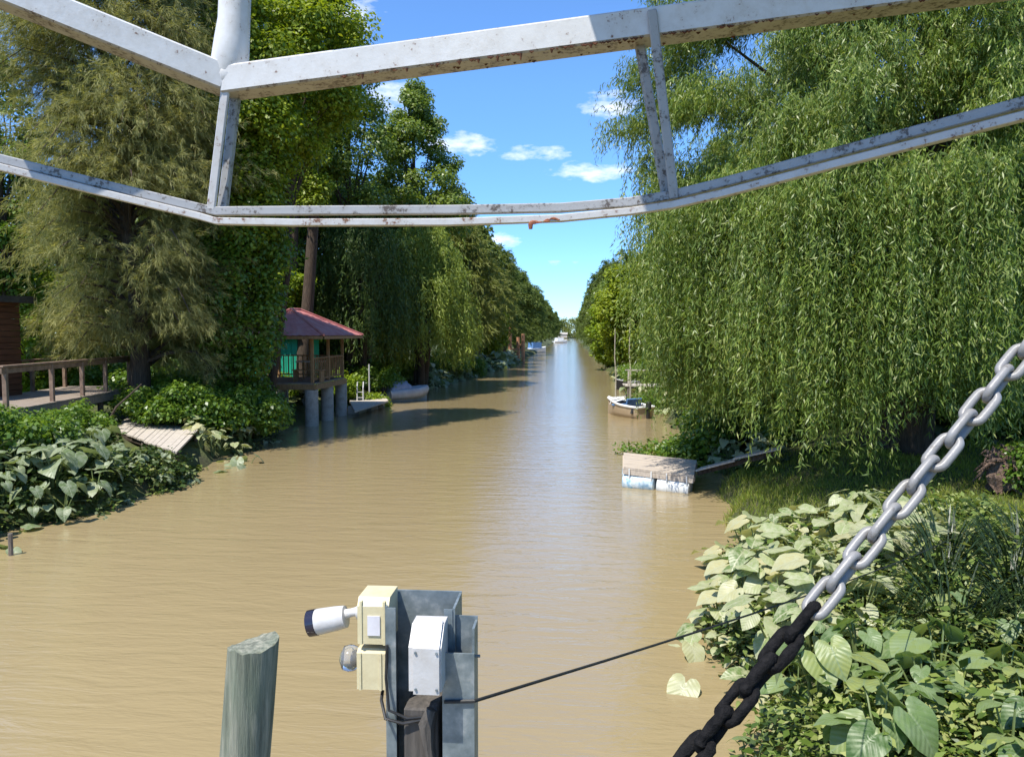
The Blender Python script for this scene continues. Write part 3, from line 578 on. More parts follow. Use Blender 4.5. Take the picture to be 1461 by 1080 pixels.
def plant_set(name, protos, spots, label, group):
    for i, (x, y, s) in enumerate(spots):
        src = protos[i % len(protos)]
        if i < len(protos):
            src.location = (x, y, gh(x, y) - .02); src.rotation_euler = (0, 0, R.uniform(0, 6)); src.scale = (s, s, s); src['label'] = label; src['group'] = group
        else: dup(src, (x, y, gh(x, y) - .02), R.uniform(0, 6.28), s, label, group)
PE = [ear_plant('elephant_ear_plant', M['ear_pale'], 100 + i, 11, .72, .26) for i in range(5)]
spots = []
for i in range(900):
    x = R.uniform(1.0, 4.6); y = R.uniform(7.2, 11.2)
    if x < lerp_tab(XR, y) - .6: continue
    if x - 1.6 > (y - 6.3) * .95: continue
    if all((x - a) ** 2 + (y - b_) ** 2 > .25 ** 2 for a, b_, c_ in spots): spots.append((x, y, R.choice((.5, .65, .8, .95)) * R.uniform(.85, 1.1)))
spots = spots[:190]
plant_set('e', PE, spots, 'pale mottled elephant ear plant in the sunlit bed on the right bank', 'elephant ears in the sunlit right bed')
PG = [ear_plant('elephant_ear_plant', M['ear_green'], 120 + i, 9, .65, .27) for i in range(4)]
spots = []
for i in range(300):
    x = R.uniform(1.3, 5.2); y = R.uniform(4.4, 7.3)
    if x > 1.6 + y * .45 or x < lerp_tab(XR, y) - .2: continue
    if all((x - a) ** 2 + (y - b_) ** 2 > .42 ** 2 for a, b_, c_ in spots): spots.append((x, y, R.uniform(.6, 1.1)))
plant_set('e', PG, spots[:40], 'green heart-leaved elephant ear plant nearest the bridge at bottom right', 'green elephant ears below the chain')
PD = [ear_plant('elephant_ear_plant', M['ear_dark'], 140 + i, 11, .85, .34) for i in range(5)]
spots = []
for i in range(900):
    y = R.uniform(10.5, 20.5); x = lerp_tab(XL, y) - R.uniform(-.55, 2.6 if y < 17 else 1.0)
    q = 815 + x / y * F
    if 130 < q < 310 and y > 17.2: continue
    sc_ = R.uniform(.65, 1.1) * (.55 if 130 < q < 310 and y > 14 else 1)
    if all((x - a) ** 2 + (y - b_) ** 2 > .45 ** 2 for a, b_, c_ in spots): spots.append((x, y, sc_))
plant_set('e', PD, spots[:130], 'grey-green elephant ear plant crowding the shaded left waterline', 'elephant ears along the near left waterline')
spots = []
for i in range(200):
    y = R.uniform(19.5, 25.2); x = lerp_tab(XL, y) - R.uniform(-.4, 1.2)
    if all((x - a) ** 2 + (y - b_) ** 2 > .5 ** 2 for a, b_, c_ in spots): spots.append((x, y, R.uniform(.6, 1.0)))
for x, y, s in spots[:22]: dup(R.choice(PE), (x, y, gh(x, y)), R.uniform(0, 6), s, 'sun-flecked pale elephant ear plant in front of the dark bush left of the gazebo', 'elephant ears left of the gazebo')
for i in range(60):
    y = 44 + 46 * (i / 60) + R.uniform(-.5, .5); x = lerp_tab(XL, y) - R.uniform(-.5, .9)
    dup(R.choice(PE + PD), (x, y, gh(x, y)), R.uniform(0, 6), R.uniform(1.1, 1.7), 'elephant ear plant lining the left bank beyond the covered boat', 'elephant ears down the left bank')
for i in range(20):
    y = R.uniform(18.3, 21); x = lerp_tab(XR, y) + R.uniform(-.4, 1.6)
    dup(R.choice(PE), (x, y, gh(x, y)), R.uniform(0, 6), R.uniform(.5, .9), 'pale elephant ear plant in front of the bush behind the gangway', 'elephant ears behind the gangway')
for i in range(26):
    y = R.uniform(32, 62); x = lerp_tab(XR, y) + R.uniform(-.3, 1.2)
    dup(R.choice(PE), (x, y, gh(x, y)), R.uniform(0, 6), R.uniform(.9, 1.4), 'elephant ear plant on the right bank past the open boat', 'elephant ears down the right bank')
# ground covers (nobody could count them)
def cover(name, lm, n, fx, L, W, hmax, seed, per=60, r=.22):
    g = np.random.default_rng(seed); parts = []
    for i in range(n // per):
        a, b_ = fx(g); h = hmax * g.uniform(.3, 1) ** 1.2; k = int(per * g.uniform(.5, 1.5)); u = unit(g.normal(size=(k, 3))); u[:, 2] = np.abs(u[:, 2]); q = g.random(k)[:, None] ** .4; sc_ = g.uniform(.6, 1.5)
        P = np.array([a, b_, gh(a, b_) + .02]) + u * q * np.array([r * 1.2, r * 1.2, h]) * (.7 + .3 * sc_)
        N = u * .5 + g.normal(size=(k, 3)) * .45 + np.array([0, 0, .8]); D = g.normal(size=(k, 3)) + u * .6 - np.array([0, 0, .3]); D -= N * np.sum(D * N, 1, keepdims=True) / np.sum(N * N, 1, keepdims=True)
        s_ = g.uniform(.5, 1.4, k) * sc_; parts.append((P, D, N, L * s_, W * s_))
    return tag(leaf_obj(name, parts, lm), kind='stuff')
def rbed(g):
    while True:
        y = g.uniform(4.2, 11.5); x = lerp_tab(XR, y) + g.uniform(-.35, 3.6)
        if x - 1.6 < y * .4: return (x, y)
def lbed(g):
    while True:
        y = g.uniform(9, 26); x = lerp_tab(XL, y) - g.uniform(-.45, 3.5); q = 815 + x / y * F
        if not (135 < q < 300 and 17.4 < y < 23): return (x, y)
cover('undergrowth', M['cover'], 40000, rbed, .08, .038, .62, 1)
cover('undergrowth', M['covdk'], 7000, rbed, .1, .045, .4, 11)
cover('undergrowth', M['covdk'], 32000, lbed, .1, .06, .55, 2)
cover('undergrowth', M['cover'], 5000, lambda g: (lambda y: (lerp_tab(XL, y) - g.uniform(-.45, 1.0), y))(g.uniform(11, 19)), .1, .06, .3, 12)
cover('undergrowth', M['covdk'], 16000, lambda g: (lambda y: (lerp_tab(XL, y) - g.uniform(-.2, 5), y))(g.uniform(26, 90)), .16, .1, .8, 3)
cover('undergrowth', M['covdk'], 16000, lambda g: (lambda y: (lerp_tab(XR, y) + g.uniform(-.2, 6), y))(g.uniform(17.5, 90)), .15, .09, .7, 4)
g = np.random.default_rng(9); pts = []
while len(pts) < 60000:
    y = g.uniform(8, 19); x = g.uniform(2.3, 14)
    if x < lerp_tab(XR, y) - .3 or (y < 11.2 and x < 1.6 + (y - 6.3) * .9): continue
    pts.append((x, y, gh(x, y)))
P = np.array(pts); n = len(P); D = g.normal(size=(n, 3)) * .45 + np.array([0, 0, 1]); 
near = np.clip((4.6 - P[:, 0]) / 2, 0, 1) * np.clip((P[:, 1] - 10) / 2, 0, 1)
tag(leaf_obj('grass', [(P, D, g.normal(size=(n, 3)), g.uniform(.05, .16, n) * (1 + .8 * near), np.full(n, .014))], M['grass']), kind='stuff')
# dark strap-leaved clumps
def strap(seed, n=110, l=1.15):
    g = np.random.default_rng(seed); root = bpy.data.objects.new('strap_leaf_plant', None); C.objects.link(root); parts = []
    for i in range(n):
        a = g.uniform(0, 6.28); o = np.array([math.cos(a), math.sin(a), 0]); L = l * g.uniform(.6, 1.15); k = 6; lean = g.uniform(.35, 1.05)
        t = np.arange(k)[:, None] / k; f = lambda t: o * lean * L * (t + .25 * t * t) * .8 + np.array([0, 0, 1.0]) * L * (t * 1.05 - t * t * lean * .85)
        P = f(t) + o * .05; D = f(t + 1 / k) - f(t); nn = np.linalg.norm(D, axis=1) * 1.5
        parts.append((P, D, np.tile(np.array([0, 0, 1.0]) + o * .2, (k, 1)), nn, (.03 * (1 - t[:, 0] * .6))))
    leaf_obj('leaves', parts, M['strap'], root, .05); tag(root, cat='plant'); return root
SP = [strap(200), strap(201), strap(202)]
sp = []
for i in range(200):
    x = R.uniform(3.1, 6.6); y = R.uniform(6.6, 9.3)
    if x < 1.4 + y * .27: continue
    if all((x - a) ** 2 + (y - b_) ** 2 > .55 ** 2 for a, b_, c_ in sp): sp.append((x, y, R.uniform(.75, 1.1)))
plant_set('s', SP, sp[:24], 'dark strap-leaved clump in the shade right of the chain', 'dark strap-leaved clumps')
# root stump
g = np.random.default_rng(4); rs = empty('root_stump', (W2(1452, 13.0), 13.0, gh(7.6, 13) - .05), 'gnarled brown tree root stump at the right edge of the grass', 'stump')
mb = MB(); rings = []
for i in range(8):
    t = i / 7; rings.append([Vector(((.5 - .12 * t + .12 * math.sin(k * 2.1 + i * .8) + g.normal() * .05) * math.cos(2 * PI * k / 16), (.4 - .1 * t + .1 * math.sin(k * 1.7 + i) + g.normal() * .04) * math.sin(2 * PI * k / 16), .95 * t + g.normal() * .04 + .06 * math.sin(k * 3))) for k in range(16)])
mb.loft(rings)
for i in range(26):
    a = R.uniform(0, 6.28); z = R.uniform(.1, .9); o = Vector((math.cos(a), math.sin(a), 0)); l = R.uniform(.15, .4)
    mb.tube([o * .35 + Vector((0, 0, z)), o * (.42 + l * .5) + Vector((0, 0, z + R.uniform(-.1, .15))), o * (.4 + l) + Vector((R.uniform(-.1, .1), R.uniform(-.1, .1), z - R.uniform(0, .3)))], [.06, .04, .012], 6)
mb.build('root_mass', M['root'], rs, True); rs.scale = (.72, .72, .72)
# ------------------------------------------------------------------ left bank: hut, deck, ramp
DZ = 1.75
hx, hy = W2(29, 20.3), 17.7
hut = empty('wooden_hut', (hx - 1.6, hy + 1.3, .8), 'dark brown plank hut at the left edge with a black overhanging roof', 'hut')
mb = MB()
for k in range(16):
    z = .95 + k * .165; mb.box((0, 0, z + .08), (3.2 + .02 * (k % 2), 2.6 + .02 * (k % 2), .158), bev=.012)
mb.build('wall', M['hutwood'], hut)
mb = MB(); mb.box((.05, -.05, 3.68), (3.7, 3.2, .07), (.03, .02, 0)); mb.box((.05, -1.62, 3.6), (3.7, .04, .16)); mb.box((1.88, -.05, 3.6), (.04, 3.2, .16)); mb.build('roof', M['darkroof'], hut)
for a in (-1.5, 1.5):
    for b_ in (-1.2, 1.2): MB().box((a, b_, .35), (.16, .16, 1.1)).build('stilt', M['bark'], hut)
deck = empty('railed_deck', (-13.2, 20.3, .8), 'weathered timber deck with brown post railing beside the hut', 'deck')
o_ = Vector((-13.2, 20.3, .8))
A = onz(-15, 592, DZ) - o_; B = onz(205, 551, DZ) - o_; A.z = B.z = DZ - .8
side = Vector((-(B - A).y, (B - A).x, 0)).normalized()
mb = MB(); n = 40
for i in range(n):
    p = A.lerp(B, (i + .5) / n); w_ = (B - A).length / n - .008
    c = p + side * 1.2; a = math.atan2(side.y, side.x); mb.box(c, (2.4, w_, .04 + .004 * (i % 3)), (0, 0, a))
mb.build('boards', M['deckwood'], deck)
mb = MB(); dn = Vector((0, 0, -.13)); mb.bar(A + dn + side * .03, B + dn + side * .03, .06, .2); mb.bar(A + dn + side * 2.3, B + dn + side * 2.3, .06, .2)
mb.build('joists', M['deckwood'], deck)
for t in (.05, .35, .65, .95):
    for s_ in (.1, 2.2):
        p = A.lerp(B, t) + side * s_; mb = MB(); mb.tube([p + Vector((0, 0, -.05)), p + Vector((0, 0, -1.7))], .08, 8); mb.build('stilt', M['bark'], deck, True)
for t in (.1, .34, .53, .7, .9):
    p = A.lerp(B, t) + side * .12; MB().box(p + Vector((0, 0, .47)), (.1, .1, 1.0), (0, 0, .2), .01).build('post', M['railwood'], deck)
mb = MB(); q0 = A.lerp(B, .08) + side * .12; q1 = A.lerp(B, .95) + side * .12
mb.bar(q0 + Vector((0, 0, 1.0)), q1 + Vector((0, 0, 1.0)), .13, .05, .008); mb.bar(q0 + Vector((0, 0, .9)), q1 + Vector((0, 0, .9)), .05, .12); mb.build('top_rail', M['railwood'], deck)
q0 = A.lerp(B, .05) + side * 2.25; q1 = A.lerp(B, .95) + side * 2.25
mb = MB(); mb.bar(q0 + Vector((0, 0, .95)), q1 + Vector((0, 0, .95)), .12, .06, .008)
for t in (0, .25, .5, .75, 1): mb.box(q0.lerp(q1, t) + Vector((0, 0, .45)), (.09, .09, .95))
mb.build('back_rail', M['railwood'], deck)
# plank ramp to the water
JA, JB, JC, JD = onz(160, 612, .9), onz(252, 645, .7), onz(284, 612, .78), onz(188, 589, .98); jo = Vector((JA.x, JA.y, .5))
rp = empty('plank_jetty', jo, 'pale weathered plank jetty sloping to the left waterline below the deck', 'jetty')
mb = MB(); n = 17
for i in range(n):
    a, b_ = (i + .03) / n, (i + .95) / n; z = Vector((0, 0, R.uniform(-.014, .014))); e_ = R.uniform(-.03, .02)
    mb.prism([JA.lerp(JB, a) + (JA - JD) * e_ - jo + z, JA.lerp(JB, b_) + (JA - JD) * e_ - jo + z, JD.lerp(JC, b_) - jo + z, JD.lerp(JC, a) - jo + z], (0, 0, -.045))
mb.build('boards', M['paledeck'], rp)
mb = MB(); dn = Vector((0, 0, -.12))
for t in (.06, .94): mb.bar(JA.lerp(JD, t) - jo + dn, JB.lerp(JC, t) - jo + dn, .07, .13)
mb.build('joists', M['bark'], rp)
for t, q in ((.97, .06), (.97, .94), (.5, .06), (.5, .94)):
    p = JA.lerp(JB, t).lerp(JD.lerp(JC, t), q) - jo; mb = MB(); mb.tube([p + Vector((0, 0, -.06)), p + Vector((.03, 0, -1.5))], .06, 8); mb.build('post', M['barkpale'], rp, True)
# slender stake in the water at far left
p = onz(15, 792, 0); mb = MB(); mb.tube([(p.x, p.y, -.6), (p.x + .01, p.y, .35)], .035, 8)
tag(mb.build('mooring_stake', M['barkpale'], None, True), 'thin wooden stake standing in the water at the left edge', 'stake')
# leaning dead branch under deck
p = onz(160, 606, 1.0); mb = MB(); mb.tube([p + Vector((-.1, -.3, -.2)), p + Vector((.25, -.2, .5)), p + Vector((.75, .2, 1.1))], [.04, .03, .02], 7)
tag(mb.build('leaning_branch', M['bark'], None, True), 'dark bare branch leaning over the plank jetty under the deck', 'branch')
# ------------------------------------------------------------------ gazebo
gx0, gx1, gy0, gy1 = -12.5, -9.62, 27.9, 31.8; gd = 1.62
gz = empty('river_gazebo', (-10.5, 29.9, 0), 'wooden river gazebo on concrete piles under a red hipped roof', 'gazebo')
def gl(x, y, z): return Vector((x + 10.5, y - 29.9, z))
mb = MB(); ny = 26
for i in range(ny):
    y = gy0 + (gy1 - gy0) * (i + .5) / ny; mb.box(gl((gx0 + gx1) / 2, y, gd - .02), (gx1 - gx0 + .1, (gy1 - gy0) / ny - .01, .04 + .003 * (i % 2)))
mb.build('floor_boards', M['deckwood'], gz)
mb = MB(); mb.box(gl((gx0 + gx1) / 2, gy0 - .03, gd - .15), (gx1 - gx0 + .16, .06, .2)); mb.box(gl(gx1 + .08, (gy0 + gy1) / 2, gd - .15), (.06, gy1 - gy0, .2)); mb.box(gl(gx0 - .08, (gy0 + gy1) / 2, gd - .15), (.06, gy1 - gy0, .2))
mb.build('edge_beam', M['gazwood'], gz)
for x, y in ((gx1 - .12, gy0 + .1), (gx1 - .12, gy0 + 1.95), (gx1 - .12, gy1 - .1), (gx0 + .2, gy0 + .1), (gx0 + .2, gy1 - .1), (gx0 + 1.3, gy1 - .1)):
    mb = MB(); mb.tube([gl(x, y, -1.2), gl(x, y, .02), gl(x, y, gd - .26)], [.25, .25, .25], 14); mb.build('pile', M['concrete'], gz, True)
posts = [(gx1 - .06, gy0 + .06), (gx1 - .06, (gy0 + gy1) / 2), (gx1 - .06, gy1 - .06), (gx0 + .06, gy0 + .06), (gx0 + .06, gy1 - .06), ((gx0 + gx1) / 2, gy1 - .06), (gx0 + .95, gy0 + .06)]
for x, y in posts: MB().box(gl(x, y, (gd + 3.38) / 2), (.11, .11, 3.38 - gd), (0, 0, 0), .012).build('post', M['gazwood'], gz)
# railings
def railing(p, q, nb):
    p, q = Vector(p), Vector(q); mb = MB(); mb.bar(p + Vector((0, 0, .92)), q + Vector((0, 0, .92)), .09, .05, .006); mb.bar(p + Vector((0, 0, .12)), q + Vector((0, 0, .12)), .06, .05, .006)
    for i in range(1, nb): mb.box(p.lerp(q, i / nb) + Vector((0, 0, .52)), (.04, .04, .76))
    mb.build('railing', M['gazwood'], gz)
railing(gl(gx1 - .06, gy0 + .12, gd), gl(gx1 - .06, gy1 - .12, gd), 16)
railing(gl(gx0 + .06, gy1 - .06, gd), gl(gx1 - .12, gy1 - .06, gd), 13)
railing(gl(gx0 + .06, gy0 + .12, gd), gl(gx0 + .06, gy1 - .12, gd), 16)
railing(gl(gx0 + .12, gy0 + .06, gd), gl(gx0 + .9, gy0 + .06, gd), 4)
# roof: hip with ridge along y, corrugated
rz0, rz1 = 3.4, 4.42; ex0, ex1, ey0, ey1 = gx0 - .35, gx1 + .62, gy0 - .6, gy1 + .75; ra = gl(-10.98, 29.4, rz1); rb = gl(-10.98, 30.4, rz1)
cor = [gl(ex0, ey0, rz0), gl(ex1, ey0, rz0), gl(ex1, ey1, rz0), gl(ex0, ey1, rz0)]
mb = MB()
def slope(e0, e1, t0, t1, n=30):
    up = Vector((0, 0, .014)); rows = []
    nrm = (e1 - e0).cross(t0 - e0).normalized(); nrm = nrm if nrm.z > 0 else -nrm
    lo = []; hi = []
    for i in range(n + 1):
        f = i / n; k = .016 * (i % 2); lo.append(e0.lerp(e1, f) + nrm * k); hi.append(t0.lerp(t1, f) + nrm * k * .5)
    b0 = len(mb.v); mb.v += [tuple(v) for v in lo + hi]; mb.f += [(b0 + i, b0 + i + 1, b0 + n + 2 + i, b0 + n + 1 + i) for i in range(n)]
    lo2 = [v - nrm * .02 for v in lo]; hi2 = [v - nrm * .02 for v in hi]; b0 = len(mb.v); mb.v += [tuple(v) for v in lo2 + hi2]; mb.f += [(b0 + i, b0 + n + 1 + i, b0 + n + 2 + i, b0 + i + 1) for i in range(n)]
slope(cor[0], cor[1], ra, ra + Vector((.001, 0, 0))); slope(cor[1], cor[2], ra, rb); slope(cor[2], cor[3], rb, rb + Vector((-.001, 0, 0))); slope(cor[3], cor[0], rb, ra)
rf = mb.build('roof', M['redroof'], gz)
mb = MB()
for a, b_ in ((cor[0], ra), (cor[1], ra), (cor[2], rb), (cor[3], rb), (ra, rb)): mb.tube([a + Vector((0, 0, .02)), b_ + Vector((0, 0, .03))], .045, 8)
rc = mb.build('ridge_caps', M['redroof'], rf, True)
mb = MB()
for i in range(4):
    a, b_ = cor[i], cor[(i + 1) % 4]; mb.bar(a.lerp(b_, .012) - Vector((0, 0, .075)), a.lerp(b_, .988) - Vector((0, 0, .075)), .03, .11)
for i in range(4): mb.bar(cor[i] + (ra - cor[i]) * .05 - Vector((0, 0, .1)), ra.lerp(rb, .0 if i in (0, 1) else 1) - Vector((0, 0, .1)), .06, .1)
mb.bar(gl(gx1 - .06, gy0, 3.42), gl(gx1 - .06, gy1, 3.42), .1, .1); mb.bar(gl(gx0 + .06, gy0, 3.42), gl(gx0 + .06, gy1, 3.42), .1, .1); mb.bar(gl(gx0 + .12, gy0 + .06, 3.42), gl(gx1 - .12, gy0 + .06, 3.42), .09, .1)
mb.build('rafters', M['gazwood'], rf)
# bench and table inside
t = empty('bench', (-10.1, 28.75, gd), 'low slatted wooden bench inside the gazebo facing the steps', 'bench'); mb = MB()
for i in range(4): mb.box((0, -.18 + i * .12, .45), (1.2, .1, .035))
mb.build('seat', M['gazwood'], t)
for s_ in (-.52, .52):
    mb = MB(); mb.box((s_, 0, .21), (.06, .4, .42)); mb.build('leg', M['gazwood'], t)
t = empty('table', (-10.35, 29.9, gd), 'plain wooden table standing inside the gazebo', 'table'); MB().box((0, 0, .74), (1.1, .8, .05), bev=.01).build('table_top', M['paledeck'], t)
for a in (-.48, .48):
    for b_ in (-.33, .33): MB().box((a, b_, .36), (.07, .07, .72)).build('leg', M['gazwood'], t)
# sheds behind
def shed(name, label, x0, x1, y0, z1, wm, rm, roofz=None, dep=3):
    t = empty(name, ((x0 + x1) / 2, y0 + dep / 2, .6), label, 'shed'); W_ = x1 - x0; mb = MB(); H = z1 - .6
    mb.box((0, 0, H / 2), (W_, dep, H))
    for i in range(int(W_ / .25)): mb.box((-W_ / 2 + .12 + i * .25, -dep / 2 - .012, H / 2), (.05, .024, H - .02))
    mb.build('wall', wm, t)
    mb = MB(); mb.box((0, 0, H + .2), (W_ + .5, dep + .6, .06), (.1, 0, 0)); mb.box((0, -dep / 2 - .3, H + .02), (W_ + .5, .04, .12)); mb.build('roof', rm, t)
shed('garden_shed', 'bright green corrugated shed wall seen under the gazebo roof', W2(335, 34.2), W2(424, 34.2), 34.2, 3.25, M['green'], M['darkroof'])
shed('garden_shed', 'pale green roofed shed beyond the gazebo ridge', W2(462, 50), W2(500, 50), 50, 4.4, M['palegreen'], M['palegreen'])
# dock, pole, ladder, covered boat
dk = empty('floating_dock', (-9.1, 33.6, 0), 'pale concrete floating dock by the gazebo, covered boat at its end', 'dock')
D0, D1, D2, D3 = onz(506, 589, .33), onz(554, 574, .33), onz(546, 564, .33), onz(498, 572, .33)
mb = MB(); o_ = Vector((-9.1, 33.6, 0)); mb.prism([D0 - o_, D1 - o_, D2 - o_, D3 - o_], (0, 0, .08)); mb.build('slab', M['paledeck'], dk)
mb = MB()
for t in (.15, .5, .85): c = (D0.lerp(D1, t) + D3.lerp(D2, t)) / 2 - o_; mb.box((c.x, c.y, .14), (.5, 1.2, .36))
mb.build('floats', M['concrete'], dk)
p = onz(527, 567, .4); mb = MB(); mb.tube([(p.x, p.y, -.8), (p.x, p.y, 2.0)], .035, 8); tag(mb.build('mooring_pole', M['wplastic'], None, True), 'thin white mooring pole rising from the floating dock', 'pole')
ld = empty('dock_ladder', (onz(514, 575, .3).x, onz(514, 575, .3).y, 0), 'white metal ladder between the gazebo piles and dock', 'ladder')
for s_ in (-.14, .14):
    mb = MB(); mb.tube([(s_, 0, -.4), (s_, 0, 1.0), (s_ - .05, .25, 1.25)], .03, 8); mb.build('side_rail', M['wplastic'], ld, True)
for k in range(4): mb = MB(); mb.tube([(-.14, 0, .05 + k * .25), (.14, 0, .05 + k * .25)], .015, 6); mb.build('rung', M['wplastic'], ld, True)
def hull(L, Wd, H, n=14, m_=9, bow=1.6, sheer=.15, flat=.5):
    rings = []
    for i in range(n):
        t = i / (n - 1); b_ = Wd / 2 * (1 - max(0, (t - .35) / .65) ** bow) * (.86 + .14 * min(1, t * 3)); b_ = max(b_, .015); top = H + sheer * t * t; ring = []
        for k in range(m_):
            a = -1 + 2 * k / (m_ - 1); s_ = math.sin(a * PI / 2); ring.append(Vector((b_ * (abs(s_) ** flat) * (1 if s_ >= 0 else -1), t * L - L / 2, -.18 * (1 - t * .3) + (top + .18) * (abs(a) ** 2.6))))
        rings.append(ring)
    return rings
cb = empty('covered_boat', (onz(577, 573, 0).x, onz(577, 573, 0).y + .6, .02), 'grey motorboat under a blue-grey cover moored off the floating dock', 'boat', rz=-.95)
cb.scale = (.86, .66, 1.15)
rg = hull(3.4, 1.5, .42); mb = MB(); mb.loft(rg, close=False, caps=False); mb.add(rg[0], [tuple(range(9))]); mb.build('hull', M['tubegrey'], cb, True)
mb = MB()
for s_ in (-1, 1): mb.tube([Vector((s_ * .72, -1.75, .3)), Vector((s_ * .74, -.4, .33)), Vector((s_ * .66, .6, .37)), Vector((s_ * .35, 1.4, .44)), Vector((0, 1.72, .5))], [.2, .22, .22, .2, .16], 12)
mb.build('tubes', M['tubegrey'], cb, True)
mb = MB(); rr = []
for i in range(12):
    t = i / 11; y = -1.55 + t * 3.1; hgt = .5 + .5 * math.sin(PI * min(1, t * 1.25 + .12)) ** 1.2 * (1 - .35 * t) + .05 * math.sin(t * 17); wd = .74 * (1 - max(0, (t - .45) / .55) ** 1.8) + .02
    rr.append([Vector((wd * math.cos(a), y, .36 + (hgt - .36) * (math.sin(a) ** .8 if math.sin(a) > 0 else 0) + .03 * math.sin(a * 9 + i * 2))) for a in [PI * k / 10 for k in range(11)]])
mb.loft(rr, close=False, caps=False); mb.add(rr[0], [tuple(range(11))]); mb.build('cover', M['cover_grey'], cb, True)
mb = MB(); mb.box((0, -1.95, .38), (.3, .32, .6), bev=.06); mb.box((0, -1.9, -.05), (.14, .2, .5)); mb.build('outboard_motor', M['rubber'], cb)
# ------------------------------------------------------------------ right bank: pontoon, gangway, open boat, poles
pt = empty('pontoon', (1.95, 17.2, 0), 'tilted timber pontoon floating on blue and white drums', 'pontoon'); o_ = Vector((1.95, 17.2, 0))
Q = [onz(890, 666, .47), onz(990, 679, .39), onz(994, 656, .39), onz(890, 645, .47)]; Q = [q - o_ for q in Q]
mb = MB(); n = 9
for i in range(n):
    a, b_ = i / n + .006, (i + 1) / n - .004
    pp = [Q[0].lerp(Q[3], a), Q[1].lerp(Q[2], a), Q[1].lerp(Q[2], b_), Q[0].lerp(Q[3], b_)]; mb.prism([p + Vector((0, 0, R.uniform(-.006, .006))) for p in pp], (0, 0, -.05))
mb.build('deck_boards', M['pontoonwood'], pt)
mb = MB(); dn = Vector((0, .04, -.11))
mb.bar(Q[0] + dn, Q[1] + dn, .05, .11); mb.bar(Q[3] + dn - Vector((0, .08, 0)), Q[2] + dn - Vector((0, .08, 0)), .05, .11); mb.bar(Q[0].lerp(Q[3], .06) + dn, Q[0].lerp(Q[3], .94) + dn, .05, .1); mb.bar(Q[1].lerp(Q[2], .06) + dn, Q[1].lerp(Q[2], .94) + dn, .05, .1)
mb.build('frame', M['pontoonwood'], pt)
def drum(p, q, m_):
    p, q = Vector(p), Vector(q); L = (q - p); mb = MB(); mb.tube([p, p + L * .02, p + L * .3, p + L * .33, p + L * .36, p + L * .64, p + L * .67, p + L * .7, p + L * .98, q], [.2, .225, .23, .24, .23, .23, .24, .23, .225, .2], 18); mb.build('drum', m_, pt, True)
e = (Q[1] - Q[0]); f_ = (Q[3] - Q[0]).normalized()
for s_ in (.2, 1.5):
    b0 = Q[0] + f_ * s_; b0 = Vector((b0.x, b0.y, .1)); drum(b0 + Vector((e.x, e.y, 0)) * .01, b0 + Vector((e.x, e.y, -.0)) * .47, M['drumblue']); drum(b0 + Vector((e.x, e.y, 0)) * .51 - Vector((0, 0, .01)), b0 + Vector((e.x, e.y, 0)) * .97 - Vector((0, 0, .05)), M['drumwhite'])
mb = MB()
for t in (.08, .4, .62, .9):
    a = Q[0].lerp(Q[1], t); mb.tube([a + Vector((0, -.015, -.02)), a + Vector((0, -.03, -.16)), a + f_ * .1 + Vector((0, -.1, -.3))], .014, 6)
mb.build('lashings', M['bwhite'], pt)
G0, G1_, = onz(992, 672, .43), onz(1112, 641, 1.05); gw = empty('gangway', (G0.x, G0.y, 0), 'narrow grey plank gangway from pontoon up to the bank', 'gangway')
o_ = Vector((G0.x, G0.y, 0)); d = G1_ - G0; s2 = Vector((-d.y, d.x, 0)).normalized()
for k in range(2):
    a, b_ = (G0, G0.lerp(G1_, .48)) if k == 0 else (G0.lerp(G1_, .46) + Vector((0, 0, .045)), G1_)
    mb = MB()
    for j in range(2): mb.bar(a - o_ + s2 * (.11 + .23 * j), b_ - o_ + s2 * (.11 + .23 * j), .21, .04, .006)
    mb.build('plank', M['pontoonwood'], gw)
mb = MB(); mb.bar(G0 - o_ + s2 * .22 - Vector((0, 0, .08)), G1_ - o_ + s2 * .22 - Vector((0, 0, .08)), .08, .1); mb.build('bearer', M['bark'], gw)
ob = empty('open_boat', (onz(896, 597, 0).x, onz(896, 597, 0).y + 1.0, .04), 'small open motorboat, tan hull and white gunwale, moored by tall poles', 'boat', rz=.62)
ob.scale = (.74, .74, .8)
rg = hull(3.3, 1.45, .5, sheer=.22); mb = MB(); mb.loft(rg, close=False, caps=False); mb.add(rg[0], [tuple(range(9))]); mb.build('hull', M['bronze'], ob, True)
mb = MB(); 
for s_ in (0, -1): mb.tube([r[s_] + Vector((0, 0, .03)) for r in rg], .065, 8)
mb.tube([rg[0][0] + Vector((0, 0, .03)), rg[0][-1] + Vector((0, 0, .03))], .065, 8)
fo = [Vector((0, rg[-1][0].y, rg[-1][0].z + .05))] 
mb.loft([[rg[i][0] + Vector((.03, 0, .06)), Vector((0, rg[i][0].y, rg[i][0].z + .14)), rg[i][-1] + Vector((-.03, 0, .06))] for i in range(8, 14)], close=False, caps=False)
mb.build('gunwale', M['bwhite'], ob, True)
mb = MB(); mb.box((0, -.45, .5), (1.1, .42, .1), bev=.03); mb.box((0, -.65, .72), (1.1, .1, .42), (.2, 0, 0), .04); mb.box((0, .45, .52), (1.15, .4, .1), bev=.03); mb.build('seats', M['bblue'], ob)
mb = MB(); mb.tube([(-.6, .75, .55), (-.45, .62, .92), (.45, .62, .92), (.6, .75, .55)], .02, 6); mb.build('windscreen_frame', M['bwhite'], ob, True)
mb = MB(); mb.add([(-.58, .75, .56), (.58, .75, .56), (.45, .63, .9), (-.45, .63, .9)], [(0, 1, 2, 3)]); mb.build('windscreen', M['glass'], ob)
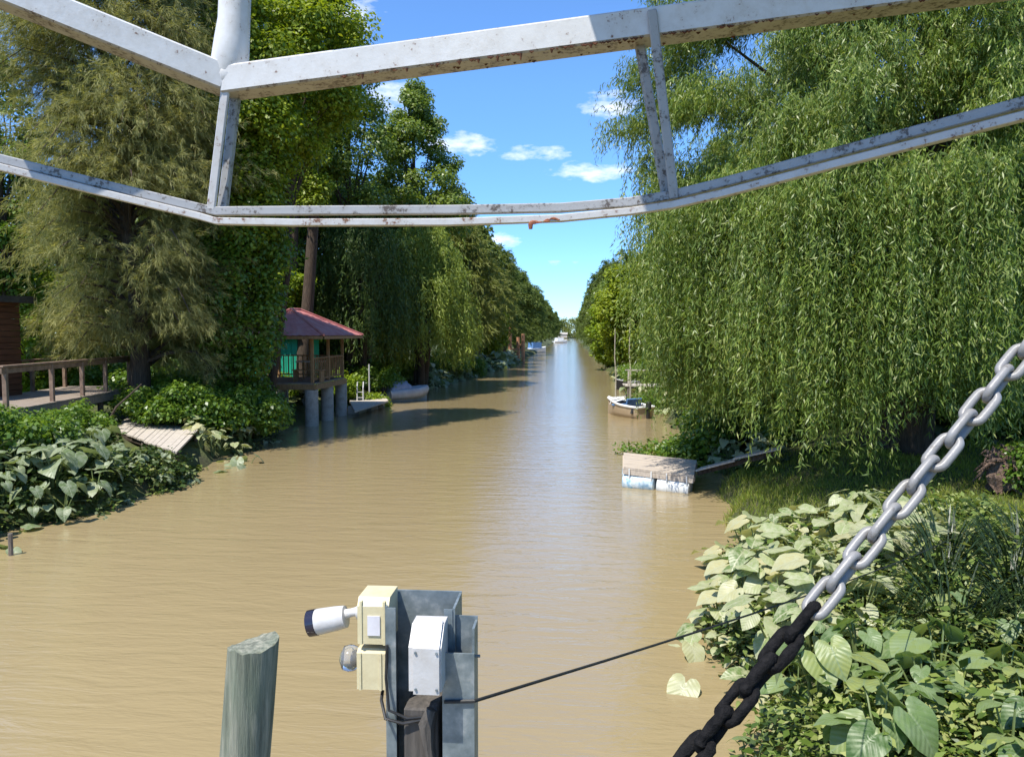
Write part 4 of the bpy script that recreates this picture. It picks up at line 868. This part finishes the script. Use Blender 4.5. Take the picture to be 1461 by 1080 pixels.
mb = MB(); mb.box((.1, -1.78, .62), (.26, .3, .42), bev=.06); mb.box((.1, -1.75, .15), (.12, .18, .6)); mb.build('outboard_motor', M['rubber'], ob)
for s_ in (-.6, .55): mb = MB(); mb.tube([(s_, -1.3, .5), (s_ * 1.15, -1.3, .2)], [.07, .09], 10); mb.build('fender', M['rubber'], ob, True)
for px, Y, y1, lb in ((880, 33.5, 468, 'tall thin pale pole standing in the water left of its twin'), (901, 32.3, 458, 'taller pale pole directly behind the open boat')):
    b0 = at(px, 570, Y); tp = at(px - 3, y1, Y); mb = MB(); k = 7; pts = [Vector((b0.x, Y, -.8)).lerp(tp, i / k) + Vector((.025 * math.sin(i * 2.1), 0, 0)) for i in range(k + 1)]; mb.tube(pts, [.04 - .003 * i for i in range(k + 1)], 8)
    tag(mb.build('mooring_pole', M['bamboo'], None, True), lb, 'pole')
rbt = empty('rowing_boat', (onz(896, 552, 0).x + .4, 47, .03), 'small dark rowing boat moored beyond the tall poles', 'boat', rz=1.2)
rg = hull(2.8, 1.2, .38); mb = MB(); mb.loft(rg, close=False, caps=False); mb.add(rg[0], [tuple(range(9))]); mb.build('hull', M['rubber'], rbt, True)
mb = MB()
for s_ in (0, -1): mb.tube([r[s_] + Vector((0, 0, .02)) for r in rg], .035, 6)
mb.build('gunwale', M['tubegrey'], rbt, True)
MB().box((0, 0, .28), (.95, .25, .04)).build('seat', M['deckwood'], rbt)
jt = empty('wooden_jetty', (4.6, 37, 0), 'weathered wooden jetty behind the right willow fronds', 'jetty'); mb = MB()
for i in range(22): mb.box((-2.0 + i * .19, 0, 1.0), (.175, 1.6, .045))
mb.build('boards', M['paledeck'], jt)
for x in (-1.9, 0, 1.9):
    for y in (-.7, .7): mb = MB(); mb.tube([(x, y, -.8), (x, y, 1.0)], .07, 8); mb.build('pile', M['barkpale'], jt, True)
mb = MB(); mb.bar((-2.05, -.7, 1.75), (2.1, -.7, 1.75), .08, .06)
for x in (-1.9, 0, 1.9): mb.box((x, -.7, 1.38), (.08, .08, .72))
mb.build('railing', M['paledeck'], jt)
# rusty landing posts, far boats, house
rp = empty('landing_stage', (W2(737, 88), 88, 0), 'rusty orange landing stage of tall posts on left bank', 'landing stage')
for dx, dy, h in ((-.75, 0, 4.6), (.8, -.6, 3.4), (.1, 1.2, 3.0)): mb = MB(); mb.tube([(dx, dy, -.6), (dx, dy, h)], .2, 8); mb.build('post', M['rustpost'], rp, True)
mb = MB(); mb.bar((-.75, 0, 1.7), (.75, -.6, 1.5), .12, .16); mb.bar((-.75, 0, .9), (.75, -.6, 2.4), .1, .12); mb.build('brace', M['rustpost'], rp)
def smallboat(x, y, rz, L, Wd, lb, cover=None):
    t = empty('motorboat', (x, y, .05), lb, 'boat', rz=rz); rg = hull(L, Wd, .6, sheer=.25); mb = MB(); mb.loft(rg, close=False, caps=False); mb.add(rg[0], [tuple(range(9))]); mb.build('hull', M['bwhite'], t, True)
    mb = MB(); mb.loft([[r[0], Vector((0, r[0].y, r[0].z + .12)), r[-1]] for r in rg], close=False, caps=False); mb.build('deck', M['bwhite'], t, True)
    mb = MB(); mb.prism([(-Wd * .42, -L * .32, .7), (Wd * .42, -L * .32, .7), (Wd * .38, -L * .3, 1.75), (-Wd * .38, -L * .3, 1.75)], (0, L * .45, 0)); mb.build('canopy' if cover else 'cabin', cover or M['bwhite'], t)
smallboat(onz(772, 499, 0).x, 138, -.9, 4.2, 1.9, 'white motorboat under a blue canopy moored far along left bank', M['bblue'])
smallboat(onz(801, 488, 0).x, 265, -1.0, 5.5, 2.3, 'tiny white boat at the far end of the channel')
hs_ = empty('far_house', (onz(806, 480, .6).x, 456, .6), 'tiny pale house facing the far end of the channel', 'house'); hs_.scale = (.62, .62, .62); MB().box((0, 0, 1.6), (9, 6, 3.2)).build('wall', M['paledeck'], hs_)
mb = MB(); mb.prism([(-5, -3.6, 3.2), (5, -3.6, 3.2), (5, 0, 4.9), (-5, 0, 4.9)], (0, 0, .1)); mb.prism([(-5, 3.6, 3.2), (5, 3.6, 3.2), (5, 0, 4.9), (-5, 0, 4.9)], (0, 0, .1)); mb.build('roof', M['concrete'], hs_)
# ------------------------------------------------------------------ near: timber pile, lamp post, cable, chain, steel frame
Y = 2.9; tp = at(361, 918, Y); bt = at(346, 1120, Y); dv = (bt - tp).normalized()
pl = MB(); rings = []; r0 = .098; n = 28
for i in range(14):
    c = tp + dv * (i * .26); ring = []
    for k in range(n):
        a = 2 * PI * k / n; rr = r0 * (1 + .03 * math.sin(3 * a + 1) + .015 * math.sin(7 * a + i * .6)) * (1 - .003 * i)
        if abs(a - 4.35) < .12: rr *= .9
        p = c + Vector((rr * math.cos(a), rr * math.sin(a), 0))
        if i == 0: p.z += .012 * math.sin(a * 2) + .14 * rr * math.cos(a) + .004 * math.sin(a * 9)
        ring.append(p)
    rings.append(ring)
pl.loft(rings); tag(pl.build('timber_pile', M['pile'], None, True), 'weathered green-grey round timber pile cut at a slant', 'pile')
Y = 1.9; K = Y / F
ps = empty('lamp_post', at(612, 1000, Y), 'galvanised steel channel post carrying two lamps and a white junction box', 'post'); po = Vector(ps.location)
def lp(px, py, dy=0): return at(px, py, Y) + Vector((0, dy, 0)) - po
def pbox(x0, y0, x1, y1, d0, d1, nm, m_, bev=0.004, par=None):
    a = lp(x0, y1); b_ = lp(x1, y0); return MB().box(((a.x + b_.x) / 2, (d0 + d1) / 2, (a.z + b_.z) / 2), (b_.x - a.x, d1 - d0, b_.z - a.z), bev=bev).build(nm, m_, par or ps)
def lp2(px, py, dy): return at(px, py, Y + dy) - po
zb = -2.9
def vbar(x0, x1, ytop, d0, d1, nm, m_, bev=.002):
    a = lp(x0, ytop); b_ = lp(x1, ytop); return MB().box(((a.x + b_.x) / 2, (d0 + d1) / 2, (a.z + zb) / 2), (b_.x - a.x, d1 - d0, a.z - zb), bev=bev).build(nm, m_, ps)
a = lp(557, 852); b_ = lp(654, 852); mb = MB(); top = a.z; xl, xr = a.x, b_.x
mb.box(((xl + xr) / 2, .06, (top + zb) / 2), (xr - xl, .006, top - zb)); mb.box((xl + .003, 0.0, (top + zb) / 2 - .003), (.006, .114, top - zb)); mb.box((xr - .003, .0, (top + zb) / 2 - .003), (.006, .114, top - zb)); mb.box((xl + .0165, -.0575, (top + zb) / 2 - .006), (.021, .005, top - zb)); mb.box((xr - .0165, -.0575, (top + zb) / 2 - .006), (.021, .005, top - zb))
mb.build('channel', M['galv'], ps)
a = lp2(630, 884, -.05); b_ = lp2(677, 884, -.1); mb = MB(); xl2, xr2 = lp2(631, 930, -.105).x, b_.x; t2 = a.z; tf = lp2(640, 931, -.105).z
mb.box(((xl2 + xr2) / 2, -.105, (tf + zb) / 2), (xr2 - xl2, .006, tf - zb)); mb.box((xl2 + .003, -.071, (t2 + zb) / 2), (.006, .062, t2 - zb)); mb.box((xr2 - .003, -.071, (t2 + zb) / 2), (.006, .062, t2 - zb)); mb.box(((xl2 + xr2) / 2, -.0375, (t2 + .008 + zb) / 2), (xr2 - xl2, .005, t2 + .008 - zb))
mb.build('side_channel', M['galv'], ps)
vbar(585, 632, 990, -.075, .045, 'timber_core', M['timber'], .004)
# white junction box with sloped hood
a = lp2(584, 984, -.16); b_ = lp2(634, 890, -.12); dx = b_.x - a.x; hz = b_.z - a.z
mb = MB(); prof_ = [(-.07, 0), (-.165, 0), (-.165, hz * .72), (-.12, hz), (-.07, hz)]
def chbox(x0, x1, pr, z0): return [[Vector((x0, y, z0 + z)) for y, z in pr], [Vector((x1, y, z0 + z)) for y, z in pr]]
mb.loft(chbox(a.x, b_.x, prof_, a.z)); jb = mb.build('junction_box', M['wplastic'], ps)
pr2 = [(-.155, -.004), (-.173, -.004), (-.173, hz * .73), (-.125, hz + .007), (-.112, hz + .007), (-.155, hz * .72)]
mb = MB(); mb.loft(chbox(a.x + .012, b_.x - .004, pr2, a.z)); mb.build('lid', M['wplastic'], jb)
for sx_ in (.1, .9):
    for sz_ in (.06, .66):
        p = Vector((a.x + .012 + (dx - .016) * sx_, -.1745, a.z + hz * sz_)); mb = MB(); mb.tube([p, p - Vector((0, .002, 0))], [.0035, .003], 8); mb.build('screw', M['galv'], jb)
mb = MB(); p = Vector(((a.x + b_.x) / 2, -.115, a.z)); mb.tube([p + Vector((0, 0, .002)), p - Vector((0, 0, .012)), p - Vector((0, 0, .013)), p - Vector((0, 0, .02))], [.013, .013, .009, .009], 10); mb.build('cable_gland', M['rubber'], jb)
# cream lamp boxes
def cream(x0, y0, x1, y1, nm, slope_=.012):
    a = lp(x0, y1); b_ = lp(x1, y0); hz = b_.z - a.z; pr = [(.05, 0), (-.05, 0), (-.05, hz - slope_), (-.035, hz), (.05, hz)]
    mb = MB(); mb.loft(chbox(a.x, b_.x, pr, a.z)); o = mb.build(nm, M['cream'], ps)
    mb = MB(); e_ = .004; mb.box((a.x + .009, 0, a.z + hz / 2 - .004), (.006, .106, hz - .006)); mb.box((b_.x - .012, 0, a.z + hz / 2 - .004), (.006, .106, hz - .006)); mb.build('seam', M['cream'], o); return o, a, b_
bx1, a1, b1 = cream(518, 845, 561, 907, 'lamp_box', .02)
MB().box(((a1.x + b1.x) / 2 + .002, -.052, (a1.z + b1.z) / 2 - .01), (.032, .003, .05)).build('sticker', M['sticker'], bx1)
bx2, a2, b2 = cream(517, 917, 556, 970, 'lamp_box', .008)
mb = MB(); s0 = lp(518, 874); mb.tube([s0 + Vector((.004, 0, 0)), s0 + Vector((-.012, 0, .003)), s0 + Vector((-.018, 0, .003)), s0 + Vector((-.03, 0, 0)), s0 + Vector((-.05, 0, -.006))], [.021, .02, .012, .011, .014], 12); mb.build('swivel_arm', M['wplastic'], ps, True)
c0, c1 = lp(495, 879), lp(453, 887); ax = (c1 - c0).normalized(); mb = MB(); mb.tube([c0, c0 + ax * .003, c0 + ax * .03, c1 - ax * .01, c1], [.012, .028, .031, .033, .033], 20); fl = mb.build('floodlight', M['wplastic'], ps, True)
mb = MB(); mb.tube([c1 + ax * .0005, c1 + ax * .022, c1 + ax * .023], [.034, .034, .028], 20); mb.build('lens', M['lens'], fl, True)
s0 = lp(518, 939); mb = MB(); mb.tube([s0 + Vector((.003, 0, 0)), s0 + Vector((-.012, 0, 0)), s0 + Vector((-.03, 0, 0))], [.02, .018, .014], 12); sk = mb.build('lamp_socket', M['wplastic'], ps, True)
mb = MB(); x = Vector((-1, 0, 0)); mb.tube([s0 + x * .008, s0 + x * .02, s0 + x * .035, s0 + x * .05, s0 + x * .057, s0 + x * .06], [.022, .031, .034, .03, .018, .004], 18); mb.build('bulb', M['glass'], ps, True)
mb = MB(); q = [(548, 968, .0), (551, 985, -.05), (562, 1000, -.09), (585, 1008, -.085), (612, 1004, -.08)]; mb.tube([lp(*t) for t in q], .0042, 8); q = [(561, 905, -.066), (560, 950, -.07), (566, 990, -.085), (590, 1002, -.08), (618, 1000, -.08)]; mb.tube([lp(*t) for t in q], .0038, 8)
mb.build('wiring', M['rubber'], ps, True)
mb = MB(); mb.tube([lp(624, 990, -.079), lp(617, 1010, -.086), lp(620, 1040, -.085), lp(627, 1080, -.083), lp(622, 1130, -.083)], [.014, .02, .013, .01, .01], 8); mb.build('dirt_nest', M['timber'], ps, True)
mb = MB(); mb.tube([lp(690, 918, -.075), lp(677, 918, -.075)], .004, 6); mb.build('bolt', M['galv'], ps)
# steel guy cable
A = at(634, 1001, Y - .112); A2 = at(676, 1000, Y - .113); B = onz(1405, 742, .95); pts = [A, A2]
Bm = at(990, 899, 4.0)
for i in range(1, 17):
    t = i / 16; p = A2.lerp(B, t); p.z -= .22 * 4 * t * (1 - t) * .4; pts.append(p)
mb = MB(); mb.tube(pts, .0045, 6); tag(mb.build('steel_cable', M['rubber'], None, True), 'thin dark steel cable strung from lamp post to grassy bank', 'cable')
# chain
c0, c1 = at(1500, 442, 1.08), at(955, 1112, .86); k_ = (c1 - c0).normalized(); c0 = c0 - k_ * .0415 * 26; c1 = c1 + k_ * .0415 * 8; L = (c1 - c0).length; pitch = .0415; nl = int(L / pitch) + 1; ax = (c1 - c0).normalized()
ch = empty('iron_chain', c0, 'heavy grey painted chain running diagonally, lower half black', 'chain')
vw = (Vector((0, 0, CAMZ)) - (c0 + c1) / 2).normalized(); s1 = ax.cross(vw).normalized(); s2_ = ax.cross(s1).normalized(); 
sag = lambda t: Vector((0, 0, -.012)) * 4 * t * (1 - t)
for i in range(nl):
    cc = ax * (pitch * i); t = i / nl; is_black = (cc).length > (at(1160, 872, .95) - c0).length  # links past this point are near-black and lumpier
    wr = .0057 if not is_black else .0063 + .0005 * (i % 3); hl = pitch / 2 + .0055; hw = .0116 if not is_black else .0102
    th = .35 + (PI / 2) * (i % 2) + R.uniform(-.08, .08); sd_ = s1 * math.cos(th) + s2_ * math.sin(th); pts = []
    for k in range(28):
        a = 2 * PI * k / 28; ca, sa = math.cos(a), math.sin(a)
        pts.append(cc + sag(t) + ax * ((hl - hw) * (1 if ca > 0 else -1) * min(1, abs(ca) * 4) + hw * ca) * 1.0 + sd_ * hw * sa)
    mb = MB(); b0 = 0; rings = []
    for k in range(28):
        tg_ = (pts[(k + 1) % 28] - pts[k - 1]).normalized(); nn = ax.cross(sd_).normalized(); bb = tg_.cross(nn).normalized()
        rr = wr * (1 + (R.uniform(-.12, .16) if is_black else R.uniform(-.015, .015)))
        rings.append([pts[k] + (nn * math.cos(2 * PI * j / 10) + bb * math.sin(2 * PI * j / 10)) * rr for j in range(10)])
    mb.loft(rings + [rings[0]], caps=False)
    mb.build('black_link' if is_black else 'link', M['black' if is_black else 'chain'], ch, True)
# white steel frame above
YF = 2.5; V = at(325, 112, YF); fr_ = empty('steel_truss', V, 'white painted steel truss overhead with rusty angle rails and struts', 'truss')
def fp(px, py, y=YF): return at(px, py, y) - V
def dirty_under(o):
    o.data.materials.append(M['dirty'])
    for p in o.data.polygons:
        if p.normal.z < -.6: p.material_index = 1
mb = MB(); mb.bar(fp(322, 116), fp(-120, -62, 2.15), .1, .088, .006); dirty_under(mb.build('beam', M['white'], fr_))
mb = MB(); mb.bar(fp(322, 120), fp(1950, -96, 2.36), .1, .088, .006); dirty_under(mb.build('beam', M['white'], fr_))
mb = MB(); z = Vector((0, 0, 1)); mb.tube([fp(326, 112) + z * .0, fp(328, 92), fp(331, 60), fp(334, 30), fp(340, -140)], [.05, .06, .056, .051, .051], 22); mb.build('upright_pipe', M['white'], fr_, True)
mb = MB(); rings = []
for i in range(9):
    a = PI * i / 8; mb_r = .054 * math.sin(a) + .001; rings.append([fp(327, 112) + Vector((mb_r * math.cos(2 * PI * k / 16) * 1.1, mb_r * math.sin(2 * PI * k / 16) * 1.0, -.058 * math.cos(a))) for k in range(16)])
mb.loft(rings); mb.build('weld_joint', M['white'], fr_, True)
zP = 5.25
def up_to(p): return p + sd * ((zP - p.z) / sd.z)
e0, e1 = up_to(at(480, 88, YF - .05)), up_to(at(850, 66, YF - .06)); k_ = (up_to(at(930, 290, 2.47)).x + e1.x) / 2
cs = [e0, e1, Vector((e1.x, 1.1, zP)), Vector((e1.x + 3.0, 1.1, zP)), Vector((e1.x + 3.0, e1.y + .35, zP)), Vector((e0.x, e0.y + .3, zP))]  # unseen sheet added overhead, outline cut so its shadow falls on beam and rails
mb = MB(); mb.prism([p - V for p in cs], (0, 0, .03)); mb.build('shade_sheet', M['white'], fr_)
mb = MB(); q = Vector((fp(340, -140).x, fp(340, -140).y, zP - V.z - .04)); mb.bar(q, Vector((e1.x + 3.0, e1.y + .3, zP - .04)) - V, .06, .06, .004); mb.build('shade_sheet_bar', M['white'], fr_); mb = MB(); mb.tube([fp(340, -138), q], .051, 22); mb.build('upright_extension', M['white'], fr_, True)  # bar that carries the added shade sheet
def flatbar(pts, w, h, nm, m_):
    mb = MB(); rings = []
    pts = [Vector(p) for p in pts]
    for i, p in enumerate(pts):
        t = (pts[min(i + 1, len(pts) - 1)] - pts[max(i - 1, 0)]).normalized(); y = Vector((0, 0, 1)).cross(t).normalized(); z = t.cross(y); b_ = .22
        ww, hh = w / 2, h / 2; ring = [y * a * ww + z * c * hh for a, c in ((1, 1 - b_), (1 - b_, 1), (-1 + b_, 1), (-1, 1 - b_), (-1, -1 + b_), (-1 + b_, -1), (1 - b_, -1), (1, -1 + b_))]
        rings.append([p + r for r in ring])
    mb.loft(rings); return mb.build(nm, m_, fr_, True)
up_ = [(-60, 212, 2.35), (140, 262, 2.45), (285, 297, 2.5), (310, 302, 2.5), (420, 301, 2.5), (640, 300, 2.5), (800, 297, 2.5), (900, 289, 2.48), (960, 279, 2.45), (1030, 262, 2.4), (1200, 217, 2.25), (1520, 132, 2.0), (2050, -10, 1.55)]
lo_ = [(-60, 224, 2.33), (140, 274, 2.43), (285, 309, 2.48), (310, 316, 2.47), (420, 318, 2.47), (640, 317.5, 2.47), (800, 312, 2.47), (900, 302, 2.455), (960, 293, 2.425), (1030, 277, 2.375), (1200, 233, 2.225), (1520, 151, 1.975), (2050, 12, 1.53)]
flatbar([fp(*p) for p in up_], .032, .029, 'rail', M['shadewhite']); flatbar([fp(*p) for p in lo_], .028, .023, 'rail', M['rail_white'])  # shaded upper rail and lit lower rail get darker and lighter paint
flatbar([fp(318, 148), fp(310, 222), fp(299, 296)], .03, .03, 'strut', M['white']) if False else None
def strut(p, q, w, d, m_): mb = MB(); mb.bar(p, q, w, d, .004, up=(0, 1, 0)); mb.build('strut', m_, fr_)
strut(fp(322, 126, 2.46), fp(301, 300, 2.49), .03, .012, M['rail_white']); strut(fp(337, 132, 2.53), fp(318, 298, 2.53), .029, .03, M['shadewhite'])
strut(fp(912, 62, 2.47), fp(951, 282, 2.5), .029, .03, M['shadewhite']); strut(fp(930, 14, 2.38), fp(962, 284, 2.43), .029, .012, M['shadewhite'])
# rust crust and drips under the right beam and rail
mb = MB(); b_a, b_b = fp(322, 120), fp(322, 120).lerp(fp(1950, -96, 2.36), .72)
for i in range(130):
    t = R.uniform(.12, .9) if i < 60 else R.gauss(.5, .12); p = b_a.lerp(b_b, t) + Vector((0, R.choice((-.05, -.05, -.047, R.uniform(-.04, .045))), -.0445)); r = R.uniform(.001, .005); mb.tube([p + Vector((-r * 1.5, 0, .002)), p + Vector((0, 0, -r * .5)), p + Vector((r * 1.8, 0, .002))], [r * .4, r * .8, r * .3], 6)
for t in (.2, .26, .3, .33, .355, .38, .41, .45, .5): p = b_a.lerp(b_b, t) + Vector((0, -.048, -.045)); mb.tube([p, p + Vector((0, 0, -R.uniform(.008, .02)))], [.005, .002], 6)
tag(mb.build('rust_crust', M['rust'], fr_, True), kind='stuff')
mb = MB()
for i in range(22):
    px = R.uniform(758, 800); p = fp(px, 318 - (px - 755) * .11 + R.uniform(-3, 2), 2.455); r = R.uniform(.002, .006); mb.tube([p - Vector((r * 1.8, 0, 0)), p, p + Vector((r * 1.8, 0, 0))], [r * .3, r * .8, r * .3], 6)
mb.tube([fp(757, 320, 2.45), fp(757, 327, 2.45)], [.008, .006], 8); tag(mb.build('rust_patch', M['orange_rust'], fr_, True), kind='stuff')
# ------------------------------------------------------------------ render
sc.view_settings.view_transform = 'Standard'; sc.view_settings.look = 'None'; sc.view_settings.exposure = .85; sc.view_settings.gamma = 1
sc.render.engine = 'CYCLES'; cy = sc.cycles
cy.max_bounces = 6; cy.diffuse_bounces = 3; cy.glossy_bounces = 3; cy.transmission_bounces = 4; cy.transparent_max_bounces = 4
cy.use_denoising = True; cy.sample_clamp_indirect = 6; cy.caustics_reflective = False; cy.caustics_refractive = False
